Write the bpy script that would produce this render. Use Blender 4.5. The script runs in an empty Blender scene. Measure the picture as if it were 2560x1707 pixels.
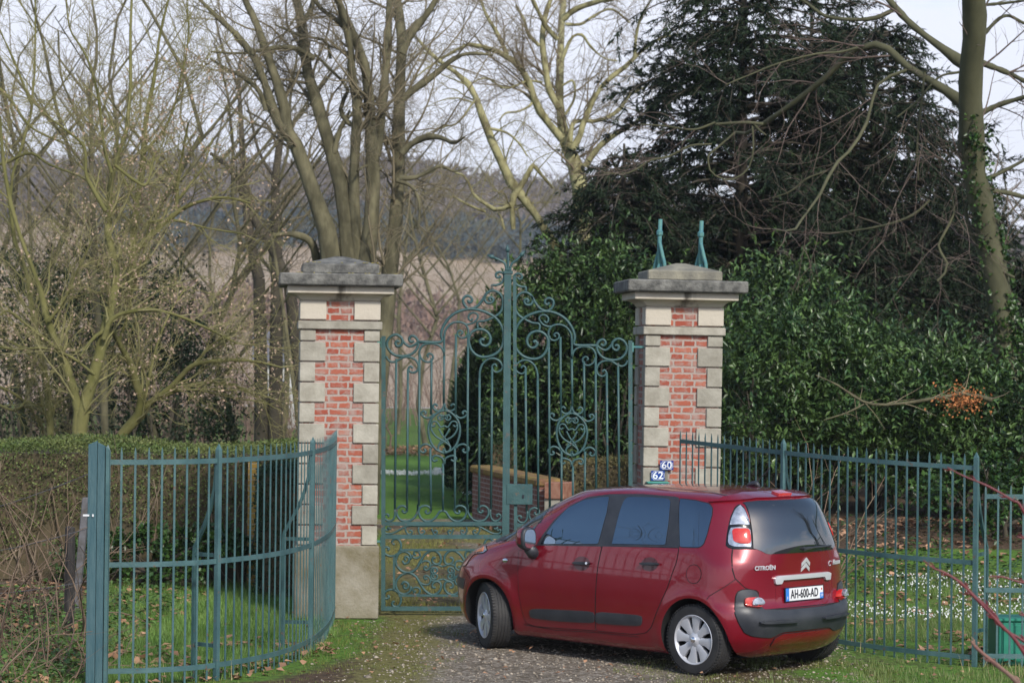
import bpy, bmesh, math, random
import numpy as np
from mathutils import Vector, Matrix
from mathutils.bvhtree import BVHTree
from mathutils.geometry import delaunay_2d_cdt

S = bpy.context.scene
COL = S.collection

# ------------------------------------------------------------------ camera
FPX, CAMH, PITCH, ROLL = 6200.0, 2.73, 0.0054, 0.0113      # focal length in photo pixels (2560 wide)
_cr, _sr = math.cos(ROLL), math.sin(ROLL)
_r0 = Vector((1, 0, 0)); _f0 = Vector((0, math.cos(PITCH), math.sin(PITCH))); _u0 = Vector((0, -math.sin(PITCH), math.cos(PITCH)))
_xc = _r0*_cr + _u0*_sr; _yc = _u0*_cr - _r0*_sr; _zc = -_f0
CAMP = Vector((0, 0, CAMH))
cd = bpy.data.cameras.new("camera"); cam = bpy.data.objects.new("camera", cd); COL.objects.link(cam)
cam.matrix_world = Matrix(((_xc.x, _yc.x, _zc.x, 0), (_xc.y, _yc.y, _zc.y, 0), (_xc.z, _yc.z, _zc.z, CAMH), (0, 0, 0, 1)))
cd.sensor_width = 36; cd.lens = FPX/2560*36; cd.clip_start = 0.3; cd.clip_end = 5000
cd.dof.use_dof = True; cd.dof.focus_distance = 21.5; cd.dof.aperture_fstop = 4.2
S.camera = cam

# ------------------------------------------------------------------ world and sun
SUN_EL, SUN_DIR = math.radians(37), Vector((0.42, -0.91))            # towards the sun: right, behind the camera
w = bpy.data.worlds.new("World"); S.world = w; w.use_nodes = True
nt = w.node_tree; nt.nodes.clear()
def N(tree, t, **k):
    n = tree.nodes.new(t)
    for a, b in k.items(): setattr(n, a, b)
    return n
sky = N(nt, 'ShaderNodeTexSky', sky_type='NISHITA', sun_disc=False)
sky.sun_elevation = SUN_EL; sky.sun_rotation = math.atan2(SUN_DIR.x, SUN_DIR.y)
sky.air_density = 1.0; sky.dust_density = 1.2; sky.ozone_density = 1.5
geo = N(nt, 'ShaderNodeTexCoord'); mp = N(nt, 'ShaderNodeMapping'); mp.inputs['Scale'].default_value = (1, 1, 2.6)
ns = N(nt, 'ShaderNodeTexNoise'); ns.inputs['Scale'].default_value = 4.0; ns.inputs['Detail'].default_value = 7; ns.inputs['Roughness'].default_value = .58
sep = N(nt, 'ShaderNodeSeparateXYZ')
nt.links.new(geo.outputs['Generated'], mp.inputs[0]); nt.links.new(mp.outputs[0], ns.inputs['Vector']); nt.links.new(geo.outputs['Generated'], sep.inputs[0])
cov = N(nt, 'ShaderNodeMapRange'); cov.inputs['From Min'].default_value = 0.0; cov.inputs['From Max'].default_value = .34
cov.inputs['To Min'].default_value = .44; cov.inputs['To Max'].default_value = -.10
nt.links.new(sep.outputs['Z'], cov.inputs['Value'])
ad = N(nt, 'ShaderNodeMath', operation='ADD'); nt.links.new(ns.outputs['Fac'], ad.inputs[0]); nt.links.new(cov.outputs[0], ad.inputs[1])
cr = N(nt, 'ShaderNodeValToRGB'); cr.color_ramp.elements[0].position = .55; cr.color_ramp.elements[1].position = .72
nt.links.new(ad.outputs[0], cr.inputs[0])
mx = N(nt, 'ShaderNodeMixRGB'); mx.inputs[2].default_value = (5.3, 5.55, 6.35, 1)
nt.links.new(cr.outputs[0], mx.inputs[0]); nt.links.new(sky.outputs[0], mx.inputs[1])
bg = N(nt, 'ShaderNodeBackground'); bg.inputs['Strength'].default_value = .13
wo = N(nt, 'ShaderNodeOutputWorld'); nt.links.new(mx.outputs[0], bg.inputs[0]); nt.links.new(bg.outputs[0], wo.inputs[0])
ld = bpy.data.lights.new("sun", 'SUN'); ld.energy = 2.6; ld.angle = math.radians(7); ld.color = (1, .95, .87)
sun = bpy.data.objects.new("sun", ld); COL.objects.link(sun)
_sd = Vector((SUN_DIR.x*math.cos(SUN_EL), SUN_DIR.y*math.cos(SUN_EL), math.sin(SUN_EL)))
sun.rotation_euler = _sd.to_track_quat('Z', 'Y').to_euler(); sun.location = (20, -20, 30)
S.view_settings.view_transform = 'Standard'; S.view_settings.look = 'None'; S.view_settings.exposure = .45; S.view_settings.gamma = 1
S.render.engine = 'CYCLES'
S.cycles.max_bounces = 6; S.cycles.diffuse_bounces = 3; S.cycles.glossy_bounces = 3; S.cycles.transparent_max_bounces = 8
S.cycles.use_denoising = True

# ------------------------------------------------------------------ helpers
def ray(px, py):
    a = (px-1280)/FPX; b = -(py-853.5)/FPX
    return _r0*(_cr*a-_sr*b) + _u0*(_sr*a+_cr*b) + _f0
def U(px, py, D):                                                    # point seen at photo pixel (px, py), D metres in front
    d = ray(px, py); return CAMP + d*(D/d.y)
def G(px, py, z=0.0):                                                # point on the ground seen at a photo pixel
    d = ray(px, py); return CAMP + d*((z-CAMH)/d.z)

def tag(o, label=None, cat=None, group=None, kind=None):
    if label: o['label'] = label
    if cat: o['category'] = cat
    if group: o['group'] = group
    if kind: o['kind'] = kind
    return o
def empty(name, loc=(0, 0, 0), rz=0.0, **k):
    o = bpy.data.objects.new(name, None); COL.objects.link(o); o.location = loc; o.rotation_euler = (0, 0, rz); o.empty_display_size = .1
    return tag(o, **k)
def link(name, me, parent=None, **k):
    o = bpy.data.objects.new(name, me); COL.objects.link(o)
    if parent: o.parent = parent
    return tag(o, **k)
def mesh_np(name, V, Q=None, T=None, mats=(), smooth=False, mi=None):   # V n*3, Q m*4, T k*3
    me = bpy.data.meshes.new(name)
    V = np.asarray(V, dtype=np.float32).reshape(-1, 3)
    Q = np.zeros((0, 4), np.int32) if Q is None else np.asarray(Q, np.int32).reshape(-1, 4)
    T = np.zeros((0, 3), np.int32) if T is None else np.asarray(T, np.int32).reshape(-1, 3)
    me.vertices.add(len(V)); me.vertices.foreach_set('co', V.ravel())
    me.loops.add(Q.size+T.size); me.loops.foreach_set('vertex_index', np.concatenate([Q.ravel(), T.ravel()]))
    n = len(Q)+len(T); me.polygons.add(n)
    st = np.concatenate([np.arange(len(Q))*4, Q.size+np.arange(len(T))*3]).astype(np.int32)
    me.polygons.foreach_set('loop_start', st)
    if smooth: me.polygons.foreach_set('use_smooth', np.ones(n, bool))
    if mi is not None: me.polygons.foreach_set('material_index', np.asarray(mi, np.int32))
    me.update(calc_edges=True); me.validate()
    for m in mats: me.materials.append(m)
    return me
class MB:                                                            # collects shapes, built as one mesh
    def __init__(s): s.v = []; s.f = []
    def add(s, V, F):
        o = len(s.v); s.v += [tuple(x) for x in V]; s.f += [tuple(i+o for i in f) for f in F]; return s
    def box(s, c, d, M=None):
        x, y, z = d[0]/2, d[1]/2, d[2]/2
        V = [Vector((a*x, b*y, e*z)) for a in (-1, 1) for b in (-1, 1) for e in (-1, 1)]
        V = [(M @ p if M else p)+Vector(c) for p in V]
        return s.add(V, [(0, 1, 3, 2), (4, 6, 7, 5), (0, 4, 5, 1), (2, 3, 7, 6), (0, 2, 6, 4), (1, 5, 7, 3)])
    def tube(s, pts, r, n=6, caps=True, flat=None):                  # flat=(normal, halfwidth): a flat bar swept along pts
        pts = [Vector(p) for p in pts]; R = r if hasattr(r, '__len__') else [r]*len(pts)
        o = len(s.v); ref = None
        for i, p in enumerate(pts):
            t = (pts[min(i+1, len(pts)-1)]-pts[max(i-1, 0)]).normalized()
            if flat:
                a = Vector(flat[0]); b = t.cross(a).normalized()
                for ca, cb in ((-1, -1), (1, -1), (1, 1), (-1, 1)): s.v.append(tuple(p+a*ca*flat[1]+b*cb*R[i]))
            else:
                if ref is None: ref = Vector((0, 0, 1)) if abs(t.z) < .9 else Vector((1, 0, 0))
                a = (ref-t*ref.dot(t)).normalized(); ref = a; b = t.cross(a)
                for k in range(n):
                    q = 2*math.pi*k/n; s.v.append(tuple(p+(a*math.cos(q)+b*math.sin(q))*R[i]))
        m = 4 if flat else n
        for i in range(len(pts)-1):
            for k in range(m):
                s.f.append((o+i*m+k, o+i*m+(k+1) % m, o+(i+1)*m+(k+1) % m, o+(i+1)*m+k))
        if caps:
            s.f.append(tuple(o+k for k in range(m))[::-1]); e = o+(len(pts)-1)*m; s.f.append(tuple(e+k for k in range(m)))
        return s
    def lathe(s, prof, n=32, axis='y', c=(0, 0, 0)):                 # prof: (radius, along)
        o = len(s.v); m = len(prof)
        for k in range(n):
            q = 2*math.pi*k/n; cq, sq = math.cos(q), math.sin(q)
            for r_, h in prof:
                p = {'y': (r_*cq, h, r_*sq), 'z': (r_*cq, r_*sq, h), 'x': (h, r_*cq, r_*sq)}[axis]
                s.v.append((p[0]+c[0], p[1]+c[1], p[2]+c[2]))
        for k in range(n):
            a, b = o+k*m, o+((k+1) % n)*m
            for i in range(m-1): s.f.append((a+i, a+i+1, b+i+1, b+i))
        return s
    def mesh(s, name, mats, smooth=False, bevel=0, seg=1):
        me = bpy.data.meshes.new(name); me.from_pydata(s.v, [], s.f); me.update()
        bm = bmesh.new(); bm.from_mesh(me); bmesh.ops.remove_doubles(bm, verts=bm.verts, dist=1e-5)
        bmesh.ops.recalc_face_normals(bm, faces=bm.faces)
        if bevel:
            es = [e for e in bm.edges if len(e.link_faces) == 2 and e.calc_face_angle(0) > .6]
            bmesh.ops.bevel(bm, geom=es, offset=bevel, segments=seg, affect='EDGES', profile=.5, clamp_overlap=True)
        bm.to_mesh(me); bm.free()
        if smooth: me.polygons.foreach_set('use_smooth', np.ones(len(me.polygons), bool))
        for m in (mats if isinstance(mats, (list, tuple)) else [mats]): me.materials.append(m)
        return me
    def build(s, name, mats, parent=None, smooth=False, bevel=0, seg=1, **k):
        return link(name, s.mesh(name, mats, smooth, bevel, seg), parent, **k)
def smooth_by_angle(o, ang=40):
    me = o.data
    bm = bmesh.new(); bm.from_mesh(me)
    for f in bm.faces: f.smooth = True
    for e in bm.edges: e.smooth = not (len(e.link_faces) == 2 and e.calc_face_angle(0) > math.radians(ang))
    bm.to_mesh(me); bm.free()
def catmull(P, n):
    P = [Vector(p) for p in P]; Q = [P[0]*2-P[1]]+P+[P[-1]*2-P[-2]]; out = []
    for i in range(1, len(Q)-2):
        for k in range(n):
            t = k/n; a, b, c, d = Q[i-1:i+3]
            out.append(.5*((2*b)+(c-a)*t+(2*a-5*b+4*c-d)*t*t+(3*b-a-3*c+d)*t**3))
    return out+[P[-1]]
def resample(P, step=None, n=None):
    P = [Vector(p) for p in P]; L = [0]
    for a, b in zip(P, P[1:]): L.append(L[-1]+(b-a).length)
    n = n or max(2, int(round(L[-1]/step))+1); out = []; j = 0
    for i in range(n):
        s_ = L[-1]*i/(n-1)
        while j < len(L)-2 and L[j+1] < s_: j += 1
        d = L[j+1]-L[j]; out.append(P[j].lerp(P[j+1], (s_-L[j])/d if d > 0 else 0))
    return out

# ------------------------------------------------------------------ materials
def mat(name, col, rough=.6, col2=None, scale=8, detail=4, bump=0, bscale=None, metal=0, coat=0, coat_r=.03, spec=None, ior=None, island=0, lo=.35, hi=.65, coords='Object', stretch=None, rust=0, objrand=0):
    m = bpy.data.materials.new(name); m.use_nodes = True; t = m.node_tree; b = t.nodes['Principled BSDF']
    b.inputs['Base Color'].default_value = (*col, 1); b.inputs['Roughness'].default_value = rough; b.inputs['Metallic'].default_value = metal
    b.inputs['Coat Weight'].default_value = coat; b.inputs['Coat Roughness'].default_value = coat_r
    if spec is not None: b.inputs['Specular IOR Level'].default_value = spec
    if ior: b.inputs['IOR'].default_value = ior
    tc = None
    def vec():
        nonlocal tc
        if tc is None:
            tc = N(t, 'ShaderNodeTexCoord').outputs[coords]
            if stretch:
                mp_ = N(t, 'ShaderNodeMapping'); mp_.inputs['Scale'].default_value = stretch; t.links.new(tc, mp_.inputs[0]); tc = mp_.outputs[0]
        return tc
    out = None
    if col2 is not None:
        n = N(t, 'ShaderNodeTexNoise'); n.inputs['Scale'].default_value = scale; n.inputs['Detail'].default_value = detail; n.inputs['Roughness'].default_value = .6
        t.links.new(vec(), n.inputs['Vector'])
        r = N(t, 'ShaderNodeValToRGB'); e = r.color_ramp.elements; e[0].position = lo; e[1].position = hi; e[0].color = (*col, 1); e[1].color = (*col2, 1)
        t.links.new(n.outputs['Fac'], r.inputs[0]); out = r.outputs[0]
    if rust:                                                         # flaking patches with a shape of their own
        n = N(t, 'ShaderNodeTexNoise'); n.inputs['Scale'].default_value = 17; n.inputs['Detail'].default_value = 8; n.inputs['Roughness'].default_value = .7; t.links.new(vec(), n.inputs['Vector'])
        r = N(t, 'ShaderNodeValToRGB'); r.color_ramp.elements[0].position = rust; r.color_ramp.elements[1].position = rust+.07; t.links.new(n.outputs['Fac'], r.inputs[0])
        mm = N(t, 'ShaderNodeMixRGB'); t.links.new(r.outputs[0], mm.inputs[0]); t.links.new(out, mm.inputs[1]); mm.inputs[2].default_value = (.13, .085, .06, 1); out = mm.outputs[0]
    if objrand:
        g = N(t, 'ShaderNodeObjectInfo'); mr = N(t, 'ShaderNodeMapRange'); mr.inputs['To Min'].default_value = 1-objrand; mr.inputs['To Max'].default_value = 1+objrand
        t.links.new(g.outputs['Random'], mr.inputs['Value']); mm = N(t, 'ShaderNodeMixRGB', blend_type='MULTIPLY'); mm.inputs[0].default_value = 1; t.links.new(out, mm.inputs[1]); t.links.new(mr.outputs[0], mm.inputs[2]); out = mm.outputs[0]
    if island:
        g = N(t, 'ShaderNodeNewGeometry'); mr = N(t, 'ShaderNodeMapRange'); mr.inputs['To Min'].default_value = 1-island; mr.inputs['To Max'].default_value = 1+island
        t.links.new(g.outputs['Random Per Island'], mr.inputs['Value'])
        mm = N(t, 'ShaderNodeMixRGB', blend_type='MULTIPLY'); mm.inputs[0].default_value = 1
        if out: t.links.new(out, mm.inputs[1])
        else: mm.inputs[1].default_value = (*col, 1)
        t.links.new(mr.outputs[0], mm.inputs[2]); out = mm.outputs[0]
    if out: t.links.new(out, b.inputs['Base Color'])
    if bump:
        n = N(t, 'ShaderNodeTexNoise'); n.inputs['Scale'].default_value = bscale or scale*3; n.inputs['Detail'].default_value = 5
        t.links.new(vec(), n.inputs['Vector']); bp = N(t, 'ShaderNodeBump'); bp.inputs['Strength'].default_value = bump; bp.inputs['Distance'].default_value = .02
        t.links.new(n.outputs['Fac'], bp.inputs['Height']); t.links.new(bp.outputs[0], b.inputs['Normal'])
    return m
STEER=math.radians(-28)
# ------------------------------------------------------------------ the car
M_red = mat('red_paint', (.20, .003, .014), .26, (.235, .005, .018), scale=1.2, metal=.25, coat=1, coat_r=.03)
_t = M_red.node_tree; _n = N(_t, 'ShaderNodeTexNoise'); _n.inputs['Scale'].default_value = 5; _n.inputs['Detail'].default_value = 9; _m = N(_t, 'ShaderNodeMapRange'); _m.inputs['From Min'].default_value = .4; _m.inputs['From Max'].default_value = .75; _m.inputs['To Min'].default_value = .02; _m.inputs['To Max'].default_value = .09
_c = N(_t, 'ShaderNodeTexCoord'); _t.links.new(_c.outputs['Object'], _n.inputs['Vector']); _t.links.new(_n.outputs['Fac'], _m.inputs['Value']); _t.links.new(_m.outputs[0], _t.nodes['Principled BSDF'].inputs['Coat Roughness'])   # a dusty film
M_blk = mat('black_plastic', (.022, .025, .032), .42, (.04, .043, .05), scale=6, bump=.05, bscale=150)
M_gloss = mat('gloss_black', (.008, .009, .012), .12, spec=.6)
M_seam = mat('seam_shadow_gap', (.006, .005, .006), .8)
M_glass = mat('tinted_glass', (.006, .009, .016), .015, ior=3.2)
M_glass.node_tree.nodes['Principled BSDF'].inputs['Specular Tint'].default_value = (.70, .86, 1, 1)      # reflections tinted blue to deepen the mirrored sky
M_rglass = mat('rear_tinted_glass', (.010, .012, .014), .03, ior=2.4)
M_chrome = mat('chrome', (.82, .83, .86), .12, metal=1)
M_satin = mat('satin_silver_trim', (.66, .67, .70), .3, metal=.35, coat=.6)
M_silver = mat('silver_wheel_paint', (.60, .61, .65), .32, (.52, .53, .56), scale=3, metal=.3, coat=.4)
M_tyre = mat('tyre_rubber', (.016, .016, .018), .75, (.035, .034, .033), scale=9, bump=.15, bscale=60)
M_dark = mat('wheel_well_black', (.006, .006, .006), .9)
M_lred = mat('red_lamp_lens', (.50, .012, .014), .12, (.60, .05, .03), scale=14, coat=1)
M_lclr = mat('clear_lamp_lens', (.24, .27, .32), .12, (.58, .62, .69), scale=16, coat=1, metal=.55)
M_amb = mat('amber_lamp_lens', (.50, .16, .07), .2, coat=1)
M_white = mat('plate_white', (.72, .73, .74), .4)
M_blue = mat('plate_blue', (.03, .19, .60), .4)
M_ink = mat('plate_black_ink', (.01, .011, .02), .5)
CAR = empty('car', (2.171, 21.88, 0), math.pi-.788, label='dark red people carrier parked with its front wheels turned before the iron gate', cat='car')
CW = Matrix.Translation((2.171, 21.88, 0)) @ Matrix.Rotation(math.pi-.788, 4, 'Z'); CI = CW.inverted()
def prof(z, tab):
    zs = [a for a, _ in tab]; 
    return float(np.interp(z, zs, [b for _, b in tab]))
def spl(tab):                                                        # monotone cubic through a table
    x = np.array([a for a, _ in tab], float); y = np.array([b for _, b in tab], float); h = np.diff(x); d = np.diff(y)/h; m = np.zeros(len(x))
    for i in range(1, len(x)-1): m[i] = 0 if d[i-1]*d[i] <= 0 else 2*d[i-1]*d[i]/(d[i-1]+d[i])
    m[0] = d[0]; m[-1] = d[-1]
    def f(q):
        i = int(np.clip(np.searchsorted(x, q)-1, 0, len(h)-1)); t = (q-x[i])/h[i]
        return y[i]*(1+2*t)*(1-t)**2+m[i]*h[i]*t*(1-t)**2+y[i+1]*t*t*(3-2*t)+m[i+1]*h[i]*t*t*(t-1)
    return f
f_w = spl([(.15, .74), (.19, .79), (.25, .815), (.35, .838), (.5, .853), (.65, .858), (.8, .853), (.95, .838), (1.05, .822), (1.1, .806), (1.3, .745), (1.45, .69), (1.51, .655), (1.55, .61), (1.58, .53), (1.60, .42), (1.615, .25)])
f_xf = spl([(.15, 3.16), (.19, 3.24), (.25, 3.30), (.35, 3.35), (.5, 3.375), (.65, 3.36), (.78, 3.28), (.88, 3.14), (.95, 2.98), (1.01, 2.78), (1.05, 2.66), (1.1, 2.57), (1.3, 2.22), (1.45, 1.90), (1.51, 1.72), (1.55, 1.50), (1.58, 1.25), (1.60, .98), (1.615, .75)])
f_xr = spl([(.15, -.36), (.19, -.44), (.25, -.50), (.35, -.565), (.5, -.59), (.58, -.575), (.63, -.535), (.8, -.53), (1.0, -.545), (1.1, -.56), (1.3, -.505), (1.45, -.43), (1.51, -.34), (1.55, -.22), (1.58, -.07), (1.60, .08), (1.615, .28)])
f_cf = spl([(.15, .85), (.5, .95), (.8, .95), (1.0, .85), (1.1, .75), (1.3, .72), (1.45, .68), (1.615, .45)])
f_cr = spl([(.15, .40), (.5, .42), (.8, .42), (.95, .46), (1.1, .60), (1.45, .58), (1.615, .36)])
def body_y(x, z):
    wv, xf, xr, cf, cr_ = f_w(z), f_xf(z), f_xr(z), f_cf(z), f_cr(z)
    y = wv*(1-.030*((x-1.2)/2)**2)
    u = (xf-x)/cf
    if u < 1: y *= max(0, 1-(1-max(u, 0))**2.5)**(1/2.5)
    v = (x-xr)/cr_
    e = float(np.interp(z, [.95, 1.15], [2.7, 2.3]))
    if v < 1: y *= max(0, 1-(1-max(v, 0))**e)**(1/e)
    return y
ZT = lambda z: z if z < 1.5 else 1.5+(z-1.5)*.72
def make_body():
    zs = list(np.concatenate([np.linspace(.15, .25, 5), np.linspace(.28, 1.0, 30), np.linspace(1.02, 1.5, 24), [1.515, 1.53, 1.545, 1.56, 1.572, 1.582, 1.59, 1.597, 1.603, 1.608, 1.612, 1.615]]))
    n = 110; V = []; F = []
    for z in zs:
        xf, xr = f_xf(z), f_xr(z); top = [(.5-.5*math.cos(math.pi*i/n)) for i in range(n+1)]
        row = []
        for s_ in top:
            x = xf+(xr-xf)*s_; y = body_y(x, z)
            if z < 1.0:
                for wx in (0.0, 2.54):
                    r_ = math.hypot(x-wx, z-.30)
                    if r_ > .2 and y > .5: y += .016*math.exp(-((r_-.385)/.055)**2)*min(1, (y-.5)/.2)
            row.append((x, y))
        zz = ZT(z); ring = [(x, y, zz) for x, y in row]+[(x, -y, zz) for x, y in row[-2:0:-1]]
        V += ring
    m = 2*n
    for k in range(len(zs)-1):
        for i in range(m): F.append((k*m+i, k*m+(i+1) % m, (k+1)*m+(i+1) % m, (k+1)*m+i))
    # close bottom and top by strips between the two sides
    for k, flip in ((0, 1), (len(zs)-1, 0)):
        o = k*m
        for i in range(n):
            a, b = o+i, o+i+1; c, d = o+(m-i-1) % m if i+1 < n else o+n, o+(m-i) % m
            q = [a, b, c, d]; q = [x for j, x in enumerate(q) if x not in q[:j]]
            F.append(tuple(q if flip else q[::-1]))
    return V, F
_bv, _bf = make_body()
# the roof crown: push the roof cap up a little at its middle
_tmp = bpy.data.meshes.new('car_body'); _tmp.from_pydata(_bv, [], _bf); _tmp.update()
_bm = bmesh.new(); _bm.from_mesh(_tmp); bmesh.ops.recalc_face_normals(_bm, faces=_bm.faces); bmesh.ops.triangulate(_bm, faces=[f for f in _bm.faces if len(f.verts) > 4]); _bm.to_mesh(_tmp)
BODY_BVH = BVHTree.FromBMesh(_bm); _bm.free()
_tmp.polygons.foreach_set('use_smooth', np.ones(len(_tmp.polygons), bool))
_tmp.materials.append(M_red); _tmp.materials.append(M_dark)
def cut(o, cutters):
    for cme in cutters:
        c = bpy.data.objects.new('cutter', cme); COL.objects.link(c)
        md = o.modifiers.new('b', 'BOOLEAN'); md.operation = 'DIFFERENCE'; md.solver = 'EXACT'; md.object = c; md.material_mode = 'TRANSFER'
        dg = bpy.context.evaluated_depsgraph_get(); dg.update()
        me = bpy.data.meshes.new_from_object(o.evaluated_get(dg)); o.modifiers.clear(); o.data = me; bpy.data.objects.remove(c)
body = link('body', _tmp, None)
cs = []
for wx, R in ((0.0, .355), (2.54, .345)):
    for sd in (1, -1):
        b_ = MB(); b_.lathe([(0, .50*sd), (R, .50*sd), (R+.005, 1.1*sd), (0, 1.1*sd)], 48, 'y', (wx, 0, .305))
        cs.append(b_.mesh('cutter', M_dark))
        # open the well downwards
        b_ = MB(); b_.box((wx, .80*sd, .16), (2*R*.955, .60, .27)); cs.append(b_.mesh('cutter', M_dark))
cut(body, cs)
body.parent = CAR
smooth_by_angle(body, 35)

z1 = lambda a, b: (1120+a/2.2615, 1180+b/2.2615)
def on_body_px(px, py):                                              # where a sight line from the camera meets the bodywork
    o = CI @ CAMP; d = (CI.to_3x3() @ ray(px, py)).normalized()
    h = BODY_BVH.ray_cast(o, d)
    return None if h[0] is None else (h[0], h[1])
def on_body_dir(p, d):
    h = BODY_BVH.ray_cast(Vector(p), Vector(d)); return None if h[0] is None else (h[0], h[1])
def side_map(sd=1):                                                  # 2D = (x, z) on the flank
    return lambda q: on_body_dir((q[0], 3*sd, q[1]), (0, -sd, 0))
def rear_map(q): return on_body_dir((-3, q[0], q[1]), (1, 0, 0))
def front_map(q): return on_body_dir((6, q[0], q[1]), (-1, 0, 0))
AX = .35
def cyl_map(q):                                                      # 2D = (arc, z) round the rear end
    a = q[0]/.9; d = Vector((-math.cos(a), math.sin(a), 0)); return on_body_dir(Vector((AX, 0, q[1]))+d*4, -d)
def inside(p, poly):
    c = False; j = len(poly)-1
    for i in range(len(poly)):
        a, b = poly[i], poly[j]
        if (a[1] > p[1]) != (b[1] > p[1]) and p[0] < (b[0]-a[0])*(p[1]-a[1])/(b[1]-a[1])+a[0]: c = not c
        j = i
    return c
def rounded(poly, n=3, frac=.25):                                    # corner cutting
    for _ in range(n):
        out = []
        for i in range(len(poly)):
            a, b = Vector(poly[i]).to_2d(), Vector(poly[(i+1) % len(poly)]).to_2d()
            out += [a.lerp(b, frac), a.lerp(b, 1-frac)]
        poly = out
    return [tuple(p) for p in poly]
def panel(name, poly, mp_, off, step, mats, parent=CAR, seam=0, depth=.006, dome=0, **k):
    """a sheet cut to a 2D outline, laid on the bodywork and standing off it by `off`, with a rim; seam: a dark ribbon around it"""
    poly = [tuple(p) for p in poly]
    B = resample([(*p, 0) for p in poly+[poly[0]]], step=step)[:-1]
    B = [Vector((p.x, p.y)) for p in B]; nb = len(B)
    xs = [p.x for p in B]; ys = [p.y for p in B]; pts = list(B); pl = [(p.x, p.y) for p in B]
    gx = np.arange(min(xs)+step/2, max(xs), step); gy = np.arange(min(ys)+step/2, max(ys), step)
    for i, a in enumerate(gx):
        for b in gy:
            p = Vector((a, b))
            if inside(p, pl) and min((p-q).length for q in B) > .45*step: pts.append(p)
    v2, _, f2, _, _, _ = delaunay_2d_cdt(pts, [(i, (i+1) % nb) for i in range(nb)], [], 1, 1e-7)
    V = []; Nn = []; last = None; ok = []
    cx = sum(xs)/nb; cy = sum(ys)/nb; rr = max(max(xs)-min(xs), max(ys)-min(ys))/2
    for p in v2:
        h = mp_((p.x, p.y))
        if h is None:                                                # just past the outline: pull towards the middle
            for t in (.02, .04, .07, .1, .15, .2, .3, .4):
                h = mp_((p.x+(cx-p.x)*t, p.y+(cy-p.y)*t))
                if h: break
        ok.append(h is not None)
        if h is None: h = (Vector((0, 0, 0)), Vector((0, 0, 1)))
        bump_ = 0
        if dome:
            dmin = min((Vector(p)-q).length for q in B); bump_ = dome*(1-math.exp(-dmin/(rr*.35)))
        V.append(h[0]+h[1]*(off+bump_)); Nn.append(h[1])
    F = [tuple(f) for f in f2 if all(ok[i] for i in f)]; mi = [0]*len(F)
    idx = {}
    for i, p in enumerate(v2):
        idx.setdefault((round(p.x, 5), round(p.y, 5)), i)
    bi = [idx.get((round(p.x, 5), round(p.y, 5))) for p in B]; bi = [i for i in bi if i is not None and ok[i]]
    o = len(V)
    for i in bi: V.append(V[i]-Nn[i]*(off+depth))
    m = len(bi)
    for j in range(m):
        F.append((bi[j], bi[(j+1) % m], o+(j+1) % m, o+j)); mi.append(len(mats)-1 if seam else 0)
    if seam:
        area = sum(a.x*b.y-b.x*a.y for a, b in zip(B, B[1:]+B[:1])); sg = 1 if area > 0 else -1
        r1 = len(V)
        ring = []
        for j in range(nb):
            t = (B[(j+1) % nb]-B[j-1]); nn = Vector((t.y, -t.x))*sg
            nn = nn.normalized() if nn.length else nn
            h = mp_(tuple(B[j]+nn*seam)); g_ = mp_(tuple(B[j])); h = h or g_
            ring.append((h, g_))
        for h, g_ in ring:
            if h and g_: V.append(h[0]+h[1]*.0012); V.append(g_[0]+g_[1]*.0012)
            else: V.append(Vector((0, 0, .5))); V.append(Vector((0, 0, .5)))
        for j in range(nb):
            k2 = (j+1) % nb
            if all(ring[j]) and all(ring[k2]): F.append((r1+2*j, r1+2*k2, r1+2*k2+1, r1+2*j+1)); mi.append(len(mats)-1)
    me = bpy.data.meshes.new(name); me.from_pydata([tuple(v) for v in V], [], F); me.update()
    for mm in mats: me.materials.append(mm)
    me.polygons.foreach_set('material_index', mi); me.polygons.foreach_set('use_smooth', np.ones(len(mi), bool))
    bm = bmesh.new(); bm.from_mesh(me); bmesh.ops.recalc_face_normals(bm, faces=bm.faces)
    for e in bm.edges: e.smooth = not (len(e.link_faces) == 2 and e.calc_face_angle(0) > math.radians(40))
    bm.to_mesh(me); bm.free()
    return link(name, me, parent, **k)
def to_side(zp, frac=0, n=0):                                        # photo outline -> (x, z) on the left flank
    out = []
    for a, b in zp:
        h = on_body_px(*z1(a, b))
        if h: out.append((h[0].x, h[0].z))
    return out
def to_rear(zp):
    out = []
    for a, b in zp:
        h = on_body_px(*z1(a, b))
        if h: out.append((h[0].y, h[0].z))
    return out
def to_cyl(zp):
    out = []
    for a, b in zp:
        h = on_body_px(*z1(a, b))
        if h: out.append((.9*math.atan2(h[0].y, AX-h[0].x), h[0].z))
    return out
def mirrored(half): return half+[(-a, b) for a, b in half[::-1] if abs(a) > 1e-4]
def both_sides(name, poly, *a, **k):
    """left flank and its mirror on the right flank"""
    l = panel(name, poly, side_map(1), *a, **k); r_ = panel(name, poly, side_map(-1), *a, **k); return l, r_
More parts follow.
